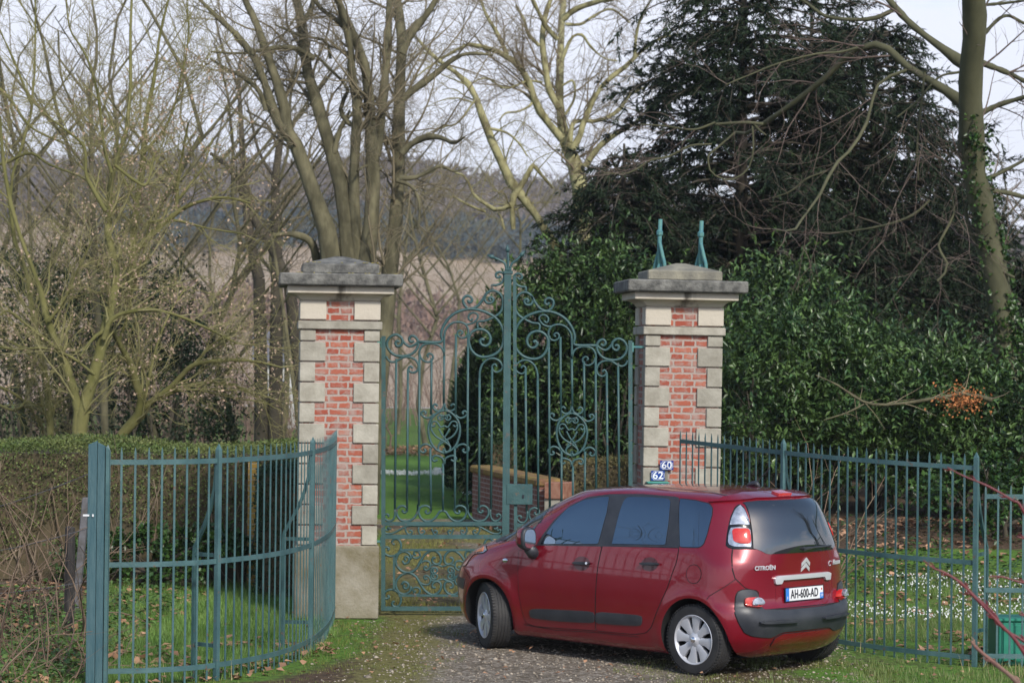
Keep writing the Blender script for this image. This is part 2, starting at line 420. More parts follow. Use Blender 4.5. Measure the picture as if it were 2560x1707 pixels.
# --- flank
fd = to_side([(402, 445), (397, 560), (405, 700), (425, 800), (447, 850), (490, 868), (660, 880), (836, 893), (836, 640), (848, 520), (870, 418), (700, 412), (540, 410), (500, 416), (450, 430)])
rd = to_side([(876, 419), (853, 520), (841, 640), (841, 893), (1050, 913), (1120, 905), (1150, 872), (1240, 650), (1290, 510), (1307, 430), (1100, 424)])
fdl, fdr = both_sides('door', fd, .0035, .035, [M_red, M_seam], seam=.007)
rdl, rdr = both_sides('door', rd, .0035, .035, [M_red, M_seam], seam=.007)
for d, dr in ((fdl, rdl), (fdr, rdr)): pass
trim = to_side([(503, 413), (540, 350), (600, 272), (690, 190), (795, 141), (920, 124), (1100, 124), (1290, 139), (1310, 146), (1309, 426), (880, 419)])
both_sides('window_trim', trim, .005, .03, [M_blk], depth=.008)
fw_ = to_side([(527, 405), (547, 365), (600, 290), (680, 205), (770, 160), (860, 143), (916, 140), (900, 230), (872, 330), (852, 405)])
rw_ = to_side([(930, 405), (945, 340), (975, 220), (998, 160), (1020, 141), (1150, 143), (1252, 152), (1262, 170), (1250, 290), (1231, 411)])
qw_ = to_side([(1313, 150), (1400, 160), (1474, 177), (1495, 200), (1493, 240), (1465, 350), (1446, 403), (1425, 424), (1312, 422)])
for pl, of in ((fw_, .009), (rw_, .009), (qw_, .003)):
    both_sides('side_window', pl, of, .03, [M_glass, M_seam], seam=.006)
m1 = to_side(rounded([(463, 768), (830, 785), (832, 852), (640, 842), (466, 822)], 3, .12))
m2 = to_side(rounded([(837, 786), (1102, 808), (1098, 868), (970, 862), (837, 853)], 3, .12))
for pl, pr in ((m1, (fdl, fdr)), (m2, (rdl, rdr))):
    for k_, sd in enumerate((1, -1)):
        panel('door_moulding', pl, side_map(sd), .010, .03, [M_blk], parent=pr[k_], dome=.014)
ell = lambda cx, cy, a, b, n=24: [(cx+a*math.cos(2*math.pi*i/n), cy+b*math.sin(2*math.pi*i/n)) for i in range(n)]
M_recess = mat('red_paint_recess_shade', (.075, .002, .007), .35, metal=.2, coat=1)  # body red darkened to paint in the shade of the handle hollows
for (cx, cy, x0, x1), pr in (((758, 515, 712, 812), (fdl, fdr)), ((1141, 519, 1091, 1204), (rdl, rdr))):
    rc = to_side(ell(cx, cy, 47, 40)); 
    hd = to_side(rounded([(x0, cy-10), (x1, cy-8), (x1, cy+9), (x0, cy+6)], 2))
    for k_, sd in enumerate((1, -1)):
        panel('handle_recess', rc, side_map(sd), .0045, .02, [M_recess, M_seam], parent=pr[k_], seam=.007)
        panel('handle', hd, side_map(sd), .032, .02, [M_blk], parent=pr[k_], depth=-.012, dome=.006)
        sx = to_side(ell(x1-14, cy, 7, 7, 12)); 
        if pr is not None and x0 == 712: panel('lock', sx, side_map(sd), .040, .006, [M_chrome], parent=pr[k_], depth=.004)
panel('fuel_flap', to_side(ell(1390, 575, 41, 52, 32)), side_map(1), .003, .03, [M_red, M_seam], seam=.006)
for sd in (1, -1): panel('side_indicator', to_side(ell(325, 497, 15, 11, 16)), side_map(sd), .006, .01, [M_chrome], dome=.006)
# seam from the rear arch up to the tailgate
def ribbon(name, zp, wd, off, m, mp_=None, parent=CAR):
    P = [on_body_px(*z1(a, b)) for a, b in zp]; P = [p for p in P if p]
    C_ = resample([p[0] for p in P], step=.04); b_ = MB(); V = []
    for i, p in enumerate(C_):
        n_ = min(P, key=lambda q: (q[0]-p).length)[1]; t = (C_[min(i+1, len(C_)-1)]-C_[max(i-1, 0)]).normalized(); s_ = t.cross(n_).normalized()
        V += [p+n_*off+s_*wd/2, p+n_*off-s_*wd/2]
    b_.add(V, [(2*i, 2*i+1, 2*i+3, 2*i+2) for i in range(len(C_)-1)])
    return b_.build(name, m, parent)
_sm = MB()
def dense(zp, k=6): 
    out = []
    for a, b in zip(zp, zp[1:]): out += [(a[0]+(b[0]-a[0])*i/k, a[1]+(b[1]-a[1])*i/k) for i in range(k)]
    return out+[zp[-1]]
ribbon('quarter_panel_seam', dense([(1462, 720), (1475, 700), (1560, 650), (1625, 605)]), .006, .002, M_seam)
ribbon('wing_seam', dense([(82, 530), (120, 590), (140, 638)]), .005, .002, M_seam)
ribbon('roof_strip', dense([(705, 121), (760, 100), (850, 82), (1000, 78), (1150, 82), (1300, 93), (1480, 112), (1600, 138)]), .018, .004, M_blk)
ribbon('sill_seam', dense([(430, 860), (600, 890), (840, 905), (1080, 930)]), .006, .002, M_seam)
# --- front
_fm = front_map
_wl = [on_body_px(*z1(a, b)) for a, b in [(440, 405), (486, 334), (531, 267), (556, 233), (608, 181), (640, 162), (690, 133)]]
_wl = [(p[0].y, p[0].z) for p in _wl if p]
wsp = _wl+[(.3, _wl[-1][1]+.015), (0, _wl[-1][1]+.02), (-.3, _wl[-1][1]+.015)]+[(-a, b) for a, b in _wl[::-1]]+[(-.35, 1.05), (0, 1.048), (.35, 1.05)]
_old = [(-.70, 1.055), (-.35, 1.05), (0, 1.048), (.35, 1.05), (.70, 1.055), (.66, 1.2), (.60, 1.38), (.54, 1.50), (.3, 1.525), (0, 1.53), (-.3, 1.525), (-.54, 1.50), (-.60, 1.38), (-.66, 1.2)]
panel('windscreen', wsp, _fm, .004, .05, [M_glass, M_blk], seam=.03)
panel('wiper_cowl', [(-.76, 1.0), (-.3, 1.02), (.3, 1.02), (.76, 1.0), (.745, 1.052), (.35, 1.046), (-.35, 1.046), (-.745, 1.052)], _fm, .006, .04, [M_blk])
hl = to_side([(86, 527), (92, 490), (105, 458), (128, 432), (150, 424), (215, 416), (223, 441), (200, 456), (152, 460), (122, 492), (102, 527)])
hin = to_side([(140, 434), (206, 424), (201, 449), (160, 453)])
for sd in (1, -1):
    h_ = panel('headlight', hl, side_map(sd), .006, .025, [M_lclr, M_seam], seam=.008, dome=.006)
    panel('indicator_lens', hin, side_map(sd), .014, .02, [M_amb], parent=h_)
panel('front_bumper_grille', [(-.5, .30), (.5, .30), (.55, .42), (.5, .5), (-.5, .5), (-.55, .42)], _fm, .006, .05, [M_blk])
panel('front_bumper_strip', [(-.78, .52), (-.4, .55), (.4, .55), (.78, .52), (.78, .62), (.4, .64), (-.4, .64), (-.78, .62)], _fm, .006, .05, [M_blk], dome=.02)
panel('number_plate_front', [(-.26, .54), (.26, .54), (.26, .65), (-.26, .65)], _fm, .034, .05, [M_white])
# --- rear
half = to_rear([(1612, 436), (1608, 490), (1608, 540), (1625, 600), (1684, 656), (1755, 668), (1778, 776), (1880, 768)])
zb = half[-1][1]; half.append((0, zb)); half = half if half[0][1] > half[-1][1] else half[::-1]
tg = mirrored(half[:-1]+[(.0, zb)])
tg = [(a, b) for a, b in half[:-1]]+[(0.0, zb)]+[(-a, b) for a, b in half[:-1][::-1]]
TG = panel('tailgate', tg, rear_map, .004, .035, [M_red, M_seam], seam=.007)
gl = to_rear([(1668, 172), (1690, 200), (1712, 280), (1722, 350), (1726, 433), (1760, 439), (1788, 456), (1810, 463), (1900, 458)])
zt = on_body_px(*z1(1900, 160))[0].z
gz = gl[-1][1]
glh = [(.0, zt), (.35, zt), ]+gl[:-1]+[(.35, gz), (.0, gz)]
RGL = panel('rear_window', [(a, b) for a, b in glh]+[(-a-(.03 if a > .5 else 0), b) for a, b in glh[-2:0:-1]], rear_map, .008, .035, [M_rglass, M_seam], seam=.006)
sp = [(.0, zt+.055), (.35, zt+.05), (.56, zt+.022), (.66, zt-.02), (.60, zt-.01), (.35, zt+.012), (.0, zt+.014)]
SPL = panel('spoiler', [(a, b) for a, b in sp]+[(-a, b) for a, b in sp[-2:0:-1]], rear_map, .022, .03, [M_red], depth=.03, dome=.012)
for i in range(1):
    panel('brake_light', [(-.09, zt+.022), (.09, zt+.022), (.085, zt+.043), (-.085, zt+.043)], rear_map, .040, .02, [M_lred], parent=SPL, depth=.02)
TLB = to_cyl([(1573, 412), (1578, 360), (1585, 315), (1600, 250), (1623, 198), (1648, 181), (1672, 198), (1697, 255), (1713, 320), (1722, 432), (1612, 431), (1585, 424)])
TLC = to_cyl([(1594, 300), (1603, 260), (1622, 215), (1650, 190), (1675, 215), (1697, 268), (1703, 303), (1650, 296)])
TLF = to_cyl([(1584, 395), (1588, 350), (1597, 317), (1650, 312), (1706, 322), (1714, 425), (1620, 422), (1592, 414)])
TLR = to_cyl(rounded([(1606, 322), (1704, 322), (1711, 408), (1650, 408), (1613, 394)], 2, .13))
mirc = lambda P: [(-a, b) for a, b in P]
mirt = lambda P: [(-a-.14, b) for a, b in P]
for fn in (lambda P: P, mirt):
    tl = panel('tail_lamp', fn(TLB), cyl_map, .006, .025, [M_gloss, M_seam], seam=.005, dome=.012)
    panel('reversing_lens', fn(TLC), cyl_map, .021, .025, [M_lclr], parent=tl, dome=.008)
    panel('lamp_surround', fn(TLF), cyl_map, .019, .025, [M_lclr], parent=tl, dome=.006)
    panel('stop_lens', fn(TLR), cyl_map, .029, .02, [M_lred], parent=tl, dome=.010)
# black bumper with its lamp horns
bl = to_cyl([(1622, 800), (1624, 740), (1627, 700), (1636, 677), (1665, 664), (1705, 662), (1736, 668), (1752, 690), (1764, 740), (1779, 778), (1900, 775)])
zt2 = bl[-1][1]-.005
bb = to_cyl([(1900, 900), (1880, 905), (1830, 932), (1780, 931), (1720, 925), (1675, 905), (1648, 860)])
zb2 = bb[0][1]
hb = [(.0, zt2)]+[(.12*i, zt2) for i in (1, 2)]+bl[:-1][::-1]+bb[::-1]+[(.24, zb2+.0), (.0, zb2)]
BMP = panel('rear_bumper', hb+[(-a, b) for a, b in hb[-2:0:-1]], cyl_map, .010, .03, [M_blk, M_seam], seam=.006, dome=.045)
for fn in (lambda P: P, mirc):
    lb = panel('fog_lamp', fn(to_cyl(rounded([(1668, 706), (1752, 703), (1778, 740), (1768, 776), (1670, 769)], 2, .15))), cyl_map, .048, .02, [M_lred], parent=BMP, depth=.04, dome=.012)
    panel('fog_lens', fn(to_cyl(ell(1732, 738, 31, 34, 24))), cyl_map, .078, .015, [M_lclr], parent=lb, depth=.03, dome=.004)
    panel('bumper_ridge', fn(to_cyl(rounded([(1745, 838), (1965, 828), (1966, 843), (1746, 853)], 2))), cyl_map, .060, .02, [M_blk], parent=BMP, dome=.008, depth=.01)
vl = to_cyl([(1815, 985), (1845, 935), (1890, 912), (1930, 908)])
zv = vl[-1][1]
vh = [(0, zv)]+vl[:-1][::-1]+[(vl[0][0]-.03, .27), (0, .27)]
panel('rear_valance', vh+[(-a, b) for a, b in vh[-2:0:-1]], cyl_map, .010, .03, [M_red, M_seam], seam=.004, dome=.012)
# chrome handle bar over the plate
def rear_pt(y, z, off=0):
    h = rear_map((y, z)); return h[0]+h[1]*off
bz = on_body_px(*z1(2005, 590))[0].z
BAR = panel('chrome_grip', [(-.375, bz-.045), (-.30, bz-.045), (-.285, bz-.012), (.285, bz-.012), (.30, bz-.045), (.375, bz-.045), (.385, bz+.012), (.34, bz+.027), (-.34, bz+.027), (-.385, bz+.012)], rear_map, .028, .02, [M_satin], parent=TG, dome=.01)
pz = on_body_px(*z1(2003, 683))[0].z
panel('plate_recess', rounded([(-.36, pz-.095), (.36, pz-.095), (.36, pz+.10), (-.36, pz+.10)], 2, .1), rear_map, .0055, .035, [M_red, M_seam], parent=TG, seam=.004)
PLO = rear_pt(0, pz, .014); PLN = rear_map((0, pz))[1]
PM = Matrix.Translation(PLO) @ Matrix(((0, 0, PLN.x), (-1, 0, 0), (0, 1, PLN.z))).to_4x4()
# plate frame: columns = right (as seen from behind), up, outwards
_rt = Vector((0, -1, 0)); _n = Vector((PLN.x, 0, PLN.z)).normalized(); _up = _n.cross(_rt)
PM = Matrix(((_rt.x, _up.x, _n.x, PLO.x), (_rt.y, _up.y, _n.y, PLO.y), (_rt.z, _up.z, _n.z, PLO.z), (0, 0, 0, 1)))
def text_mesh(name, s, size, m, depth=.001, shear=0, sx=1, bold=0, spacing=1):
    c = bpy.data.curves.new(name, 'FONT'); c.body = s; c.size = size; c.extrude = depth; c.align_x = 'CENTER'; c.align_y = 'CENTER'; c.shear = shear; c.offset = bold; c.space_character = spacing
    o = bpy.data.objects.new(name, c); COL.objects.link(o); dg = bpy.context.evaluated_depsgraph_get(); dg.update()
    me = bpy.data.meshes.new_from_object(o.evaluated_get(dg)); bpy.data.objects.remove(o)
    me.transform(Matrix.Diagonal((sx, 1, 1, 1))); me.materials.clear(); me.materials.append(m); me.name = name
    return me
def flat_part(name, me, M, parent):
    me.transform(M); return link(name, me, parent)
pl = MB(); pl.box((0, 0, 0), (.52, .112, .008)); PL = flat_part('number_plate', pl.mesh('number_plate', M_white, bevel=.003), PM, CAR)
fr_ = MB()
for c_, d_ in (((0, .0585, 0), (.532, .006, .012)), ((0, -.0585, 0), (.532, .006, .012)), ((.263, 0, 0), (.006, .111, .012)), ((-.263, 0, 0), (.006, .111, .012))): fr_.box(c_, d_)
flat_part('plate_frame', fr_.mesh('plate_frame', M_ink), PM, PL)
def on_plate(name, me, x, y, z): return flat_part(name, me, PM @ Matrix.Translation((x, y, z)), PL)
b_ = MB(); b_.box((0, 0, 0), (.045, .110, .002)); on_plate('country_band', b_.mesh('country_band', M_blue), -.236, 0, .0045)
b_ = MB(); b_.box((0, 0, 0), (.045, .050, .002)); on_plate('region_band', b_.mesh('region_band', M_blue), .236, -.030, .0045)
on_plate('plate_lettering', text_mesh('plate_lettering', 'AH-600-AD', .104, M_ink, sx=.70, bold=.002, spacing=1.06), -.002, -.002, .0055)
on_plate('plate_lettering', text_mesh('plate_lettering', 'F', .035, M_white), -.236, -.03, .0062)
on_plate('plate_lettering', text_mesh('plate_lettering', '59', .034, M_white), .236, -.03, .0062)
b_ = MB(); b_.lathe([(0, .001), (.009, .001), (.009, 0)], 12, 'z'); on_plate('region_emblem', b_.mesh('region_emblem', M_lred), .236, .026, .0045)
# badges
def badge(name, me, zx, zy, off=.008):
    h = on_body_px(*z1(zx, zy)); n_ = Vector((h[1].x, h[1].y, h[1].z)).normalized(); rt = Vector((0, 0, 1)).cross(n_).normalized(); up = n_.cross(rt); p = h[0]+n_*off
    return flat_part(name, me, Matrix(((rt.x, up.x, n_.x, p.x), (rt.y, up.y, n_.y, p.y), (rt.z, up.z, n_.z, p.z), (0, 0, 0, 1))), TG)
badge('badge_lettering', text_mesh('badge_lettering', 'CITRO\u00cbN', .050, M_satin, .003, sx=1.02, bold=.0016, spacing=1.02), 1790, 541)
badge('badge_lettering', text_mesh('badge_lettering', 'Picasso', .062, M_satin, .003, sx=.95, shear=.35, bold=.0012), 2190, 505)
b_ = MB(); b_.tube([(.021*math.cos(a), .021*math.sin(a), 0) for a in np.linspace(.7, 5.6, 16)], .004, 6); badge('badge_ring', b_.mesh('badge_ring', M_satin), 2154, 513)
b_ = MB()
for dy in (.028, -.018):
    for sx in (-1, 1):
        V = [(0, dy+.036), (0, dy), (sx*.058, dy-.042), (sx*.058, dy-.010)]
        o_ = len(b_.v); b_.v += [(x, y, 0) for x, y in V]+[(x, y, .008 if abs(x) < .01 else .004) for x, y in V]
        b_.f += [tuple(o_+i for i in f) for f in ((0, 1, 2, 3), (4, 5, 6, 7), (0, 1, 5, 4), (1, 2, 6, 5), (2, 3, 7, 6), (3, 0, 4, 7))]
badge('chevron_emblem', b_.mesh('chevron_emblem', M_satin), 2017, 521)
# wiper
wp = [on_body_px(*z1(a, b)) for a, b in dense([(2004, 430), (2060, 421), (2146, 415)], 4)]
b_ = MB(); b_.tube([h[0]+h[1]*.03 for h in wp], [.012]*3+[.008]*(len(wp)-3), 6); b_.tube([wp[0][0], wp[0][0]+wp[0][1]*.035], .018, 8); b_.build('rear_wiper', M_blk, CAR)
# roof aerial
ha = on_body_px(*z1(1735, 80)); p = ha[0]
b_ = MB(); b_.tube([p+Vector((.10, 0, 0)), p+Vector((.05, 0, .018)), p+Vector((-.02, 0, .028)), p+Vector((-.05, 0, .0))], [.012, .024, .026, .012], 8); AE = b_.build('aerial_base', M_blk, CAR, smooth=True)
b_ = MB(); b_.tube([p+Vector((0, 0, .02)), p+Vector((-.17, 0, .17))], [.005, .0035], 6); b_.build('aerial', M_blk, AE)
# door mirrors
for sd in (1, -1):
    V = []; rings = []
    b_ = MB(); cx, cy, cz = 1.90, .955*sd, 1.065
    secs = [(.085, .035, .050), (.075, .065, .080), (.04, .082, .096), (-.01, .088, .104), (-.04, .086, .102)]
    n = 18
    for dx, a, c_ in secs:
        for k in range(n):
            q = 2*math.pi*k/n; ca, sa = math.cos(q), math.sin(q); e = .72
            V.append((cx+dx, cy+a*math.copysign(abs(ca)**e, ca), cz+c_*math.copysign(abs(sa)**e, sa)))
    F = [(i*n+k, i*n+(k+1) % n, (i+1)*n+(k+1) % n, (i+1)*n+k) for i in range(len(secs)-1) for k in range(n)]
    F += [tuple(range(n))[::-1], tuple(len(V)-n+k for k in range(n))]
    b_.add(V, F); MR = b_.build('door_mirror', M_blk, CAR, smooth=True, bevel=.006)
    b_ = MB(); Vc = [(x+.004, y+(.006 if sd > 0 else -.006), z+.006) for x, y, z in V]
    Fc = [F[i*n+k] for i in (0, 1, 2) for k in range(n) if k in (17, 0, 1, 2, 3, 4, 5, 6, 7, 8, 9)]
    b_.add([(cx+(x-cx)*1.03, cy+(y-cy)*1.03, cz+(z-cz)*1.03) for x, y, z in V], Fc); b_.build('mirror_cap', M_red, MR, smooth=True)
    b_ = MB(); b_.add([(cx-.044, cy+.070*math.copysign(abs(math.cos(q))**.72, math.cos(q)), cz+.085*math.copysign(abs(math.sin(q))**.72, math.sin(q))) for q in np.linspace(0, 2*math.pi, 20)[:-1]], [tuple(range(19))]); b_.build('mirror_glass', M_chrome, MR)
    b_ = MB(); b_.tube([(cx+.03, .79*sd, .93), (cx+.01, .86*sd, .925), (cx-.0, .935*sd, .985)], [.06, .058, .05], 10); b_.build('mirror_arm', M_blk, MR, smooth=True)
# wheels
def wheel(x, side, steer):
    y = .83*side; w_ = empty('wheel', (x, .735*side, .305), steer if side > 0 else steer); w_.parent = CAR
    s_ = side; T = MB()
    pr = [(.205, -.075), (.215, -.095), (.255, -.099), (.285, -.095), (.300, -.080), (.305, -.055)]
    for gy in (-.045, -.015, .015, .045): pr += [(.305, gy-.008), (.299, gy-.005), (.299, gy+.005), (.305, gy+.008)]
    pr += [(.305, .055), (.300, .080), (.285, .095), (.255, .099), (.215, .095), (.205, .075), (.19, .06), (.19, -.06), (.205, -.075)]
    T.lathe([(r_, h*1) for r_, h in pr], 64, 'y')
    for k in range(64):                                              # shoulder lugs
        q = 2*math.pi*k/64
        for hy in (-.078, .078):
            M = Matrix.Rotation(-q, 3, 'Y'); T.box(M @ Vector((.300, hy, 0)), (.012, .030, .016), M)
    ty = T.build('tyre', M_tyre, w_); smooth_by_angle(ty, 35)
    K = MB(); K.lathe([(.0, .02*s_), (.20, .02*s_), (.20, -.05*s_), (0, -.05*s_)], 40, 'y'); K.build('brake_drum', M_dark, w_)
    H = MB(); f_ = lambda r_: (.072+.018*math.cos(min(1, r_/.2)*math.pi/2))*s_
    H.lathe([(.200, .055*s_), (.212, .088*s_), (.216, .094*s_), (.210, .098*s_), (.200, .090*s_), (.192, .066*s_)], 64, 'y')
    H.lathe([(0, .100*s_), (.028, .098*s_), (.034, .090*s_), (.060, .080*s_), (.064, .055*s_)], 32, 'y')
    for k in range(8):
        q = 2*math.pi*k/8+.12; o_ = len(H.v)
        for r_, a0, a1, h in ((.045, -.39, .39, .083), (.09, -.39, .36, .084), (.115, -.29, .25, .085), (.15, -.28, .25, .087), (.205, -.27, .28, .089)):
            for a, dh in ((a0, -.035), (a0, -.006), ((a0+a1)/2, 0), (a1, -.006), (a1, -.035)):
                aa = q+a; H.v.append((r_*math.cos(aa), (h+dh)*s_, r_*math.sin(aa)))
        for i in range(4):
            for j in range(4): H.f.append((o_+i*5+j, o_+i*5+j+1, o_+(i+1)*5+j+1, o_+(i+1)*5+j))
    hc = H.build('hubcap', M_silver, w_); smooth_by_angle(hc, 35)
    c_ = MB(); c_.lathe([(0, .104*s_), (.022, .103*s_), (.026, .098*s_)], 24, 'y'); c_.build('hub_emblem', M_chrome, w_, smooth=True)
    return w_
wheel(0, 1, 0); wheel(0, -1, 0); wheel(2.54, 1, STEER); wheel(2.54, -1, STEER)
# underside and exhaust
b_ = MB(); b_.box((1.3, 0, .20), (3.0, 1.0, .10)); b_.box((.0, 0, .26), (.14, 1.3, .10)); b_.box((2.54, 0, .26), (.14, 1.3, .10)); b_.build('underbody', M_dark, CAR)
# ------------------------------------------------------------------ ground, road, fields, hill
rngn = np.random.default_rng(5)
_gr = rngn.random((64, 64))
def vnoise(x, y):                                                    # value noise, tiled 64
    x = np.asarray(x, float) % 64; y = np.asarray(y, float) % 64; i = x.astype(int); j = y.astype(int); f = x-i; g = y-j
    f = f*f*(3-2*f); g = g*g*(3-2*g); a = _gr[i % 64, j % 64]; b = _gr[(i+1) % 64, j % 64]; c = _gr[i % 64, (j+1) % 64]; d = _gr[(i+1) % 64, (j+1) % 64]
    return (a*(1-f)+b*f)*(1-g)+(c*(1-f)+d*f)*g
def fbm(x, y): return (vnoise(x, y)+.5*vnoise(x*2.1+7, y*2.1+3)+.25*vnoise(x*4.3+1, y*4.3+9))/1.75
sst = lambda a, b, x: np.clip((np.asarray(x, float)-a)/(b-a), 0, 1)**2*(3-2*np.clip((np.asarray(x, float)-a)/(b-a), 0, 1))
def left_edge(Y): return np.interp(Y, [18, 20.2, 20.7, 22.6, 25.2, 30], [-5.5, -3.3, -2.44, -1.80, -1.79, -1.8])
def right_edge(Y): return np.interp(Y, [18, 22.4, 23.4, 24.1, 25.6, 30], [5.2, 4.2, 3.1, 2.6, 1.75, 1.7])
def ground_z(X, Y):
    X = np.asarray(X, float); Y = np.asarray(Y, float)
    z = (fbm(X*.9+20, Y*.9)-.5)*.05*sst(.2, .9, np.abs(X-1)/6+.3)
    z = z+sst(25.5, 33, Y)*sst(2.0, 4.5, X)*.55                        # the bank under the laurels
    z = z-.03*sst(2.8, 4, X)*(1-sst(23, 25, Y))
    return np.where((X > -1.2) & (X < 3.2) & (Y < 25.5), z*.25, z)
def gz(x, y): return float(ground_z(x, y))
gm = bpy.data.materials.new('ground_cover'); gm.use_nodes = True; t = gm.node_tree; pb = t.nodes['Principled BSDF']; pb.inputs['Roughness'].default_value = .95
pb.inputs['Specular IOR Level'].default_value = .2
co = N(t, 'ShaderNodeTexCoord').outputs['Object']
def tnoise(sc, d=5, r=.6):
    n = N(t, 'ShaderNodeTexNoise'); n.inputs['Scale'].default_value = sc; n.inputs['Detail'].default_value = d; n.inputs['Roughness'].default_value = r; t.links.new(co, n.inputs['Vector']); return n.outputs['Fac']
def ramp(src, stops):
    r = N(t, 'ShaderNodeValToRGB'); e = r.color_ramp.elements
    while len(e) < len(stops): e.new(.5)
    for q, (p, c) in zip(e, stops): q.position = p; q.color = (*c, 1)
    t.links.new(src, r.inputs[0]); return r.outputs[0]
def mixc(f, a, b):
    m = N(t, 'ShaderNodeMixRGB'); t.links.new(f, m.inputs[0])
    for i, v in ((1, a), (2, b)):
        if isinstance(v, tuple): m.inputs[i].default_value = (*v, 1)
        else: t.links.new(v, m.inputs[i])
    return m.outputs[0]
n1 = tnoise(1.6, 8, .7); n2 = tnoise(14, 6, .7); n3 = tnoise(60, 4, .7)
vo = N(t, 'ShaderNodeTexVoronoi'); vo.inputs['Scale'].default_value = 34; t.links.new(co, vo.inputs['Vector'])
sv = N(t, 'ShaderNodeSeparateColor'); t.links.new(vo.outputs['Color'], sv.inputs[0])
soil = ramp(n2, [(.3, (.035, .024, .016)), (.5, (.085, .058, .036)), (.68, (.16, .10, .065))])
peb = ramp(sv.outputs[0], [(.0, (.09, .075, .058)), (.45, (.225, .19, .145)), (.8, (.34, .30, .245)), (1, (.46, .42, .36))])
grav = mixc(ramp(n2, [(.42, (0, 0, 0)), (.66, (1, 1, 1))]), peb, (.13, .105, .08)); grav = mixc(ramp(n1, [(.48, (0, 0, 0)), (.66, (.7, .7, .7))]), grav, (.085, .07, .05))
gras = ramp(n2, [(.25, (.045, .095, .014)), (.5, (.088, .185, .025)), (.75, (.15, .25, .045))])
moss = ramp(n2, [(.25, (.075, .07, .022)), (.5, (.155, .145, .045)), (.75, (.235, .21, .10))])
asph = ramp(n3, [(.3, (.055, .05, .048)), (.7, (.13, .12, .115))])
def attr(nm):
    a = N(t, 'ShaderNodeAttribute'); a.attribute_name = nm; s_ = N(t, 'ShaderNodeSeparateColor'); t.links.new(a.outputs['Color'], s_.inputs[0]); return s_.outputs
def brk(src, amt=.75):                                               # ragged edge: mask + noise, sharpened
    a = N(t, 'ShaderNodeMath', operation='MULTIPLY_ADD'); t.links.new(n1, a.inputs[0]); a.inputs[1].default_value = amt*.6; t.links.new(src, a.inputs[2])
    b = N(t, 'ShaderNodeMath', operation='MULTIPLY_ADD'); t.links.new(n2, b.inputs[0]); b.inputs[1].default_value = amt; t.links.new(a.outputs[0], b.inputs[2])
    m = N(t, 'ShaderNodeMapRange'); m.interpolation_type = 'SMOOTHSTEP'; m.inputs['From Min'].default_value = .5+amt*.8-.16; m.inputs['From Max'].default_value = .5+amt*.8+.16
    t.links.new(b.outputs[0], m.inputs['Value']); return m.outputs[0]
A1, A2 = attr('cover'), attr('cover2')
c_ = mixc(brk(A1[1]), soil, grav); c_ = mixc(brk(A1[2]), c_, moss); c_ = mixc(brk(A1[0]), c_, gras); c_ = mixc(brk(A2[0], .25), c_, asph)
t.links.new(c_, pb.inputs['Base Color'])
bp = N(t, 'ShaderNodeBump'); bp.inputs['Strength'].default_value = .9; bp.inputs['Distance'].default_value = .03; t.links.new(n2, bp.inputs['Height'])
bp2 = N(t, 'ShaderNodeBump'); bp2.inputs['Strength'].default_value = .5; bp2.inputs['Distance'].default_value = .012; t.links.new(vo.outputs['Distance'], bp2.inputs['Height']); t.links.new(bp.outputs[0], bp2.inputs['Normal']); t.links.new(bp2.outputs[0], pb.inputs['Normal'])
def make_ground():
    xs = np.concatenate([np.linspace(-400, -17, 14), np.arange(-16, 16.01, .16), np.linspace(17, 400, 14)])
    ys = np.concatenate([np.linspace(-200, 8, 8), np.arange(10, 48.01, .16), np.arange(49, 75, 1.5), np.linspace(78, 125, 10)])
    X, Y = np.meshgrid(xs, ys); Z = np.where((np.abs(X) < 16.5) & (Y < 48.5) & (Y > 9), ground_z(X, Y), np.where(X > 5, .55*sst(25, 33, Y), 0))
    V = np.stack([X, Y, Z], -1).reshape(-1, 3); ny, nx = X.shape; idx = np.arange(nx*ny).reshape(ny, nx)
    Q = np.stack([idx[:-1, :-1], idx[:-1, 1:], idx[1:, 1:], idx[1:, :-1]], -1).reshape(-1, 4)
    me = mesh_np('ground', V, Q, mats=[gm], smooth=True)
    x, y = V[:, 0], V[:, 1]; le, re = left_edge(y), right_edge(y)
    infr = (y < 26)
    gv = np.where(infr, sst(-1.35, -.3, x)*(1-.75*sst(.9, 2.0, x))*(1-sst(2.4, 3.6, x)), np.clip(.25+.9*(fbm(x*1.3+5, y*.55)-.42)+.35*np.exp(-((x+.3)/.5)**2), 0, .8)*(y < 42))
    gv = np.where((y > 39.6) & (y < 41.3) & (x < 4), .75, gv)
    ms = np.where(infr, .66*np.exp(-((x+1.0)/.65)**2)+.42*sst(.7, 2.0, x)*(y < 23), np.where((y < 41.5) & (x > -2.2) & (x < 1.4), np.clip(.66+1.0*(fbm(x*1.1+31, y*.5+8)-.5), .1, .85), .08))
    gs = np.where(x < le-.05, .62, np.where(x > re+.05, np.where(y < 30.5, .60, .14), np.where(infr, .62*np.exp(-((x-le-.25)/.5)**2)+.55*sst(2.0, 3.2, x)+.34*np.exp(-((y-21.5)/.5)**2)*sst(.8, 1.8, x), .12)))
    gs = np.where((y > 41.2) & (x < 3), .95, gs); gs = np.where((x < -4.2) & (y < 28.5), .28, gs); gs = np.where((x < -2) & (y > 28.8) & (y < 41), .2, gs)
    gs = np.where(y > 66, .55, gs)
    asp = (1-sst(20.25, 20.75, y+.12*np.sin(x*1.3)))*1.0
    asp = asp*sst(-.6, .8, x)*.9
    for nm, a in (('cover', (gs, gv, ms)), ('cover2', (asp, asp*0, asp*0))):
        at = me.color_attributes.new(nm, 'FLOAT_COLOR', 'POINT'); c = np.ones((len(V), 4), np.float32); c[:, 0], c[:, 1], c[:, 2] = a; at.data.foreach_set('color', c.ravel())
    link('ground', me, kind='structure')
make_ground()
